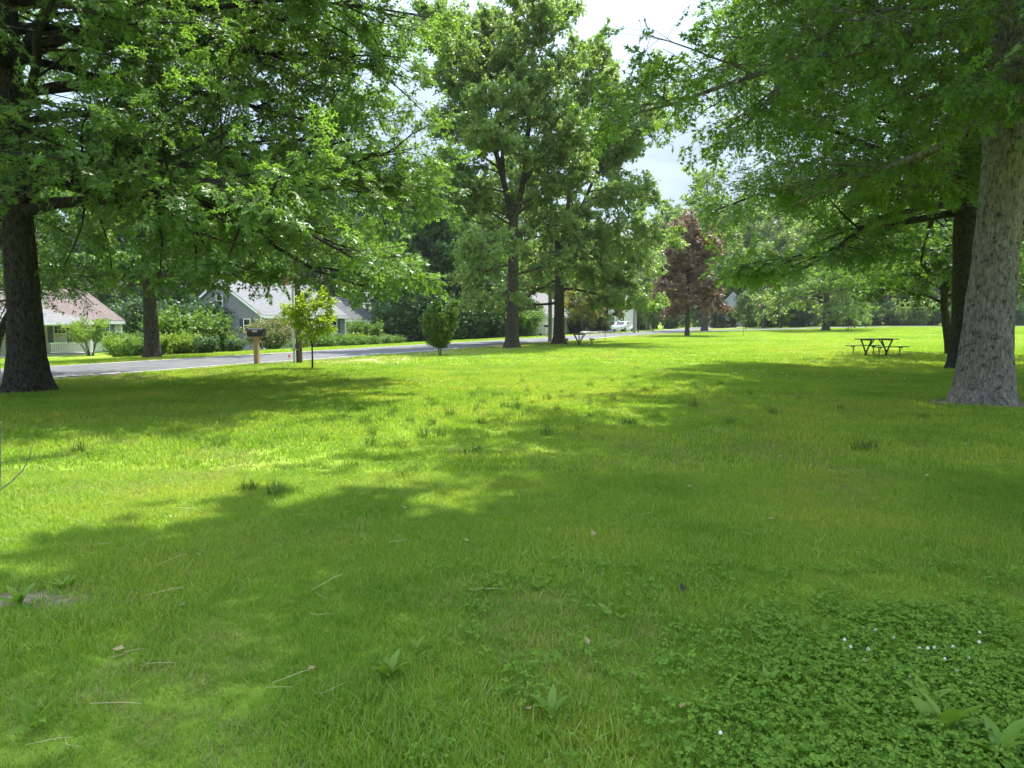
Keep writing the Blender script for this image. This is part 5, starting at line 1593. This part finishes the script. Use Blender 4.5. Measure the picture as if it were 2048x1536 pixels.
# broad-leaved weeds
lfp = []
for k in range(7):
    t = k / 6
    w = .5 * math.sin(math.pi * min(1, t * .9 + .08)) ** .8 * .30
    lfp.append((t, w, .55 * t - .38 * t * t))
v, f = [], []
for (t, w, zz) in lfp:
    v += [(-w, t, zz + w * .35), (0, t, zz), (w, t, zz + w * .35)]
for k in range(6):
    f += [(3 * k, 3 * k + 1, 3 * k + 4, 3 * k + 3), (3 * k + 1, 3 * k + 2, 3 * k + 5, 3 * k + 4)]
wl_ = np_mesh('weed_leaf', np.array(v), np.array(f), M['weed'], True)
g_ = np.random.default_rng(17)
for (px, py, n, s, lab) in ((780, 1358, 9, .13, 'leafy green weed rosette in the centre foreground'), (1225, 1243, 2, .17, 'pair of upright broad weed leaves right of centre'), (1640, 1205, 4, .15, 'pale broad-leaved weed at the top edge of the clover'),
                          (1530, 1388, 4, .12, 'yellowish weed at the left edge of the clover'), (1105, 1440, 5, .12, 'broad-leaved weed at the bottom centre'), (1890, 1478, 6, .20, 'large broad-leaved weed in the lower right clover'),
                          (2000, 1528, 5, .17, 'broad-leaved weed at the bottom right corner'), (65, 1460, 5, .14, 'broad-leaved weed at the lower left'), (1345, 1335, 3, .10, 'small weed beside the bare spot right of centre'),
                          (40, 1215, 5, .16, 'weed beside the bare earth at the left edge'), (832, 1308, 3, .09, 'small weed above the centre rosette'), (130, 1180, 6, .13, 'weed among long grass at the left'),
                          (1886, 1240, 3, .11, 'lone yellowish leafy weed at the upper right of the clover'), (1850, 1420, 4, .14, 'weed in the middle of the clover')):
    x, y, z = at(px, py)
    r_ = empty('broadleaf_weed', (x, y, z), g_.random() * 6); tag(r_, lab, 'weed', 'broad-leaved weeds in the lawn')
    for j in range(n):
        a = j * 6.283 / n + g_.normal(0, .25)
        ss = s * g_.uniform(.7, 1.15)
        obj('leaf', wl_, r_, (0, 0, .01), (g_.uniform(.1, .9), g_.normal(0, .2), a), (ss, ss, ss))

# rush tufts standing in the lawn
rush = [blade_tuft('rush', 400 + i, 60, .10, .12, .26, .006, M['rush'], .75, 3) for i in range(4)]
tl_ = [(878, 876), (848, 877), (740, 890), (1095, 802), (1120, 800), (1140, 799), (1010, 818), (1030, 822), (1095, 872), (1155, 860), (955, 905), (935, 912), (1265, 850), (1250, 848), (552, 992), (500, 982),
       (730, 852), (782, 836), (1325, 772), (1345, 770), (1290, 780), (960, 850), (1060, 830), (820, 845), (900, 835), (1180, 812), (1225, 800), (1720, 905), (1740, 900), (1545, 830), (1390, 815), (1460, 850), (160, 905),
       (640, 830), (690, 845), (990, 800), (860, 805), (935, 795), (1390, 780), (1440, 770), (1500, 790), (1600, 800), (1680, 820), (1850, 840), (1580, 760), (1640, 780)]
g_ = np.random.default_rng(31)
for i in range(70):
    u_ = g_.random()
    tl_.append((700 + 640 * u_ + g_.normal(0, 40), 850 - 85 * u_ + g_.normal(0, 22)))
for i, (px, py) in enumerate(tl_):
    x, y, z = at(px, py)
    s = g_.uniform(.4, 1.05) * (1.0 if i < 33 else .8)
    o = obj('rush_tuft', rush[i % 4], None, (x, y, z), (0, 0, g_.random() * 6), (s * 1.1, s * 1.1, s))
    tag(o, 'dark coarse tuft of rushes standing up from the lawn', 'grass tuft', 'rush tufts in the middle of the lawn')

# dry straws, fallen leaves
sts = [MB().tube(p, [.004, .006, .006, .003], 5).mesh('straw', M['straw']) for p in (
    [(-.5, 0, 0), (-.1, .03, .02), (.2, .02, .05), (.5, .09, 0)], [(-.5, 0, .02), (-.15, -.03, 0), (.05, -.02, .03), (.42, .2, .01)], [(-.4, .1, .0), (-.1, 0, .03), (.3, -.03, .02), (.5, .02, -.03)])]
for i, (px, py, a) in enumerate(((330, 1198, 12), (355, 1192, 10), (640, 1205, -40), (655, 1180, 30), (720, 1150, 85), (440, 998, -10), (375, 1028, 10), (215, 1016, 8), (205, 1100, 25), (150, 1052, -20), (1140, 1100, 0), (1148, 1110, 70),
                                 (1290, 1040, 5), (250, 1325, 15), (320, 1345, 8), (100, 1505, 0), (140, 1512, -25), (270, 1318, 30), (230, 1430, 0), (640, 1245, -5), (560, 1395, 50), (590, 1372, 40), (30, 1115, 12), (20, 1090, 20), (975, 1195, 3),
                                 (660, 1400, -15), (545, 1168, 20), (800, 1095, 5), (900, 905, 8), (580, 870, -10), (1010, 905, 12), (1500, 1080, 8), (1400, 985, 20), (350, 1130, 40), (690, 1035, -35), (600, 1040, 5))):
    x, y, z = at(px, py)
    L_ = (.13 if i % 3 else .20) * g_.uniform(.7, 1.2)
    o = obj('straw', sts[i % 3], None, (x, y, z + .042), (g_.normal(0, .1), g_.normal(0, .12), R(a) + g_.normal(0, .2)), (L_, L_ * 1.2, L_ * 1.2))
    tag(o, 'dry pale straw lying on the grass', 'straw', 'dry straws scattered on the lawn')
lv = np_mesh('fallen_leaf', np.array([(0, 0, 0), (.35, .3, .16), (.2, .7, .08), (0, 1, .2), (-.25, .65, .12), (-.4, .3, .2), (0, .5, -.02)]), np.array([(0, 1, 6), (1, 2, 6), (2, 3, 6), (3, 4, 6), (4, 5, 6), (5, 0, 6)]), M['dry_leaf'])
for i, (px, py, mt) in enumerate(((250, 1312, 'dry_leaf'), (630, 1350, 'dry_leaf'), (1005, 1333, 'dry_leaf'), (1178, 1305, 'dry_leaf'), (1367, 1197, 'twig'), (925, 1090, 'pale_leaf'), (1535, 1050, 'pale_leaf'), (1320, 890, 'pale_leaf'),
                                  (1380, 978, 'pale_leaf'), (365, 1055, 'pale_leaf'), (338, 1042, 'pale_leaf'), (1190, 1082, 'dry_leaf'), (1222, 998, 'pale_leaf'), (400, 1120, 'dry_leaf'), (1360, 1435, 'dry_leaf'), (1062, 1437, 'dry_leaf'),
                                  (810, 1025, 'pale_leaf'), (660, 933, 'pale_leaf'), (1660, 950, 'pale_leaf'), (1750, 1010, 'pale_leaf'), (1560, 920, 'pale_leaf'), (370, 1222, 'pale_leaf'), (1850, 960, 'pale_leaf'), (950, 900, 'pale_leaf'))):
    x, y, z = at(px, py)
    s = g_.uniform(.035, .06)
    o = obj('fallen_leaf', lv, None, (x, y, z + .04), (g_.normal(0, .4), g_.normal(0, .4), g_.random() * 6), (s, s, s))
    if mt != 'dry_leaf':
        o.material_slots[0].link = 'OBJECT'; o.material_slots[0].material = M[mt]
    tag(o, {'dry_leaf': 'curled brown fallen leaf lying in the grass', 'pale_leaf': 'pale fallen leaf lying on the shaded lawn', 'twig': 'dark crumpled leaf lying right of centre'}[mt], 'leaf',
        {'dry_leaf': 'brown fallen leaves', 'pale_leaf': 'pale fallen leaves', 'twig': None}[mt])

# bare forked twig at the left edge
x, y, z = at(-8, 995)
r_ = empty('bare_twig', (x, y, z)); tag(r_, 'bare forked dead twig rising from the lawn at the left edge', 'twig')
k_ = y / F_PX
def im(px, py):
    return ((px + 8) * k_, 0, (995 - py) * k_)
MB().tube([im(-8, 1010), im(0, 980), im(5, 930), im(7, 890), im(11, 862), im(14, 840)], [.008, .007, .006, .0055, .004, .002], 7).build('stem', M['dead_twig'], r_)
MB().tube([im(0, 980), im(25, 962), im(50, 938), im(64, 915), im(70, 893), im(74, 884)], [.006, .0055, .005, .004, .003, .002], 7).build('side_shoot', M['dead_twig'], r_)
MB().tube([im(12, 863), im(17, 861), im(20, 857)], [.003, .0025, .0015], 5).build('side_shoot', M['dead_twig'], r_)
MB().tube([im(13, 843), im(9, 838)], [.003, .0015], 5).build('side_shoot', M['dead_twig'], r_)
# bare earth at the left edge
x, y = -2.72, 4.05
v = [(x, y, Hs(x, y) + .012)] + [(x + .62 * math.cos(a) * (1 + .12 * math.sin(3 * a)), y + .26 * math.sin(a) * (1 + .15 * math.cos(2 * a)), Hs(x, y) + .004) for a in np.linspace(0, 6.283, 25)[:-1]]
o = MB().add(v, [(0, i, i % 24 + 1) for i in range(1, 25)]).build('bare_earth', M['soil']); tag(o, kind='structure')

# ------------------------------------------------------------------ the day's thin haze
hz_ = MB().box(-330, 330, -60, 330, -4.0, 34.0)
m_, N_, L_n, out_ = new_mat('haze')
pv = N_.new('ShaderNodeVolumePrincipled')
pv.inputs['Color'].default_value = (0.93, 0.96, 1.0, 1)
pv.inputs['Density'].default_value = 0.0002
pv.inputs['Anisotropy'].default_value = 0.2
L_n.new(pv.outputs[0], out_.inputs['Volume'])
o = hz_.build('haze', m_)
tag(o, 'thin bright haze in the air', None, kind='stuff')

for (tx, ty, tr), sx, sy in zip(TR[:3], (1.5, 1.7, 1.5), (1.25, 1.35, 1.3)):
    g_ = np.random.default_rng(int(tx * 100) % 1000)
    ph = g_.random(3) * 6
    v = [(tx, ty, Hs(tx, ty) + .03)] + [(tx + tr * sx * math.cos(a) * (1 + .2 * math.sin(3 * a + ph[0]) + .1 * math.sin(7 * a + ph[1])), ty + tr * sy * math.sin(a) * (1 + .2 * math.sin(4 * a + ph[2])), 0) for a in np.linspace(0, 6.283, 41)[:-1]]
    v = [v[0]] + [(p[0], p[1], Hs(p[0], p[1]) + .006) for p in v[1:]]
    o = MB().add(v, [(0, i, i % 40 + 1) for i in range(1, 41)]).build('bare_earth', M['soil']); tag(o, kind='structure')

# white clover heads dotting the far lawn
x, y = field(17, 75, 2.2)
k = keep_lawn(x, y) & (patchy(x, y, .35, 51) * .5 + patchy(x, y, 1.1, 52) * .5 > .58) & (RN[0] * x + RN[1] * y > -17)
x, y = x[k], y[k]
o = scatter('lawn_flowers', [flm], np.stack([x, y, H(x, y) + .012], -1), rng.random(len(x)) * 6.283, rng.uniform(1.0, 1.9, len(x)), np.zeros(len(x), int))
tag(o, 'tiny white flower heads dotting the sunlit far lawn', 'flowers', kind='stuff')
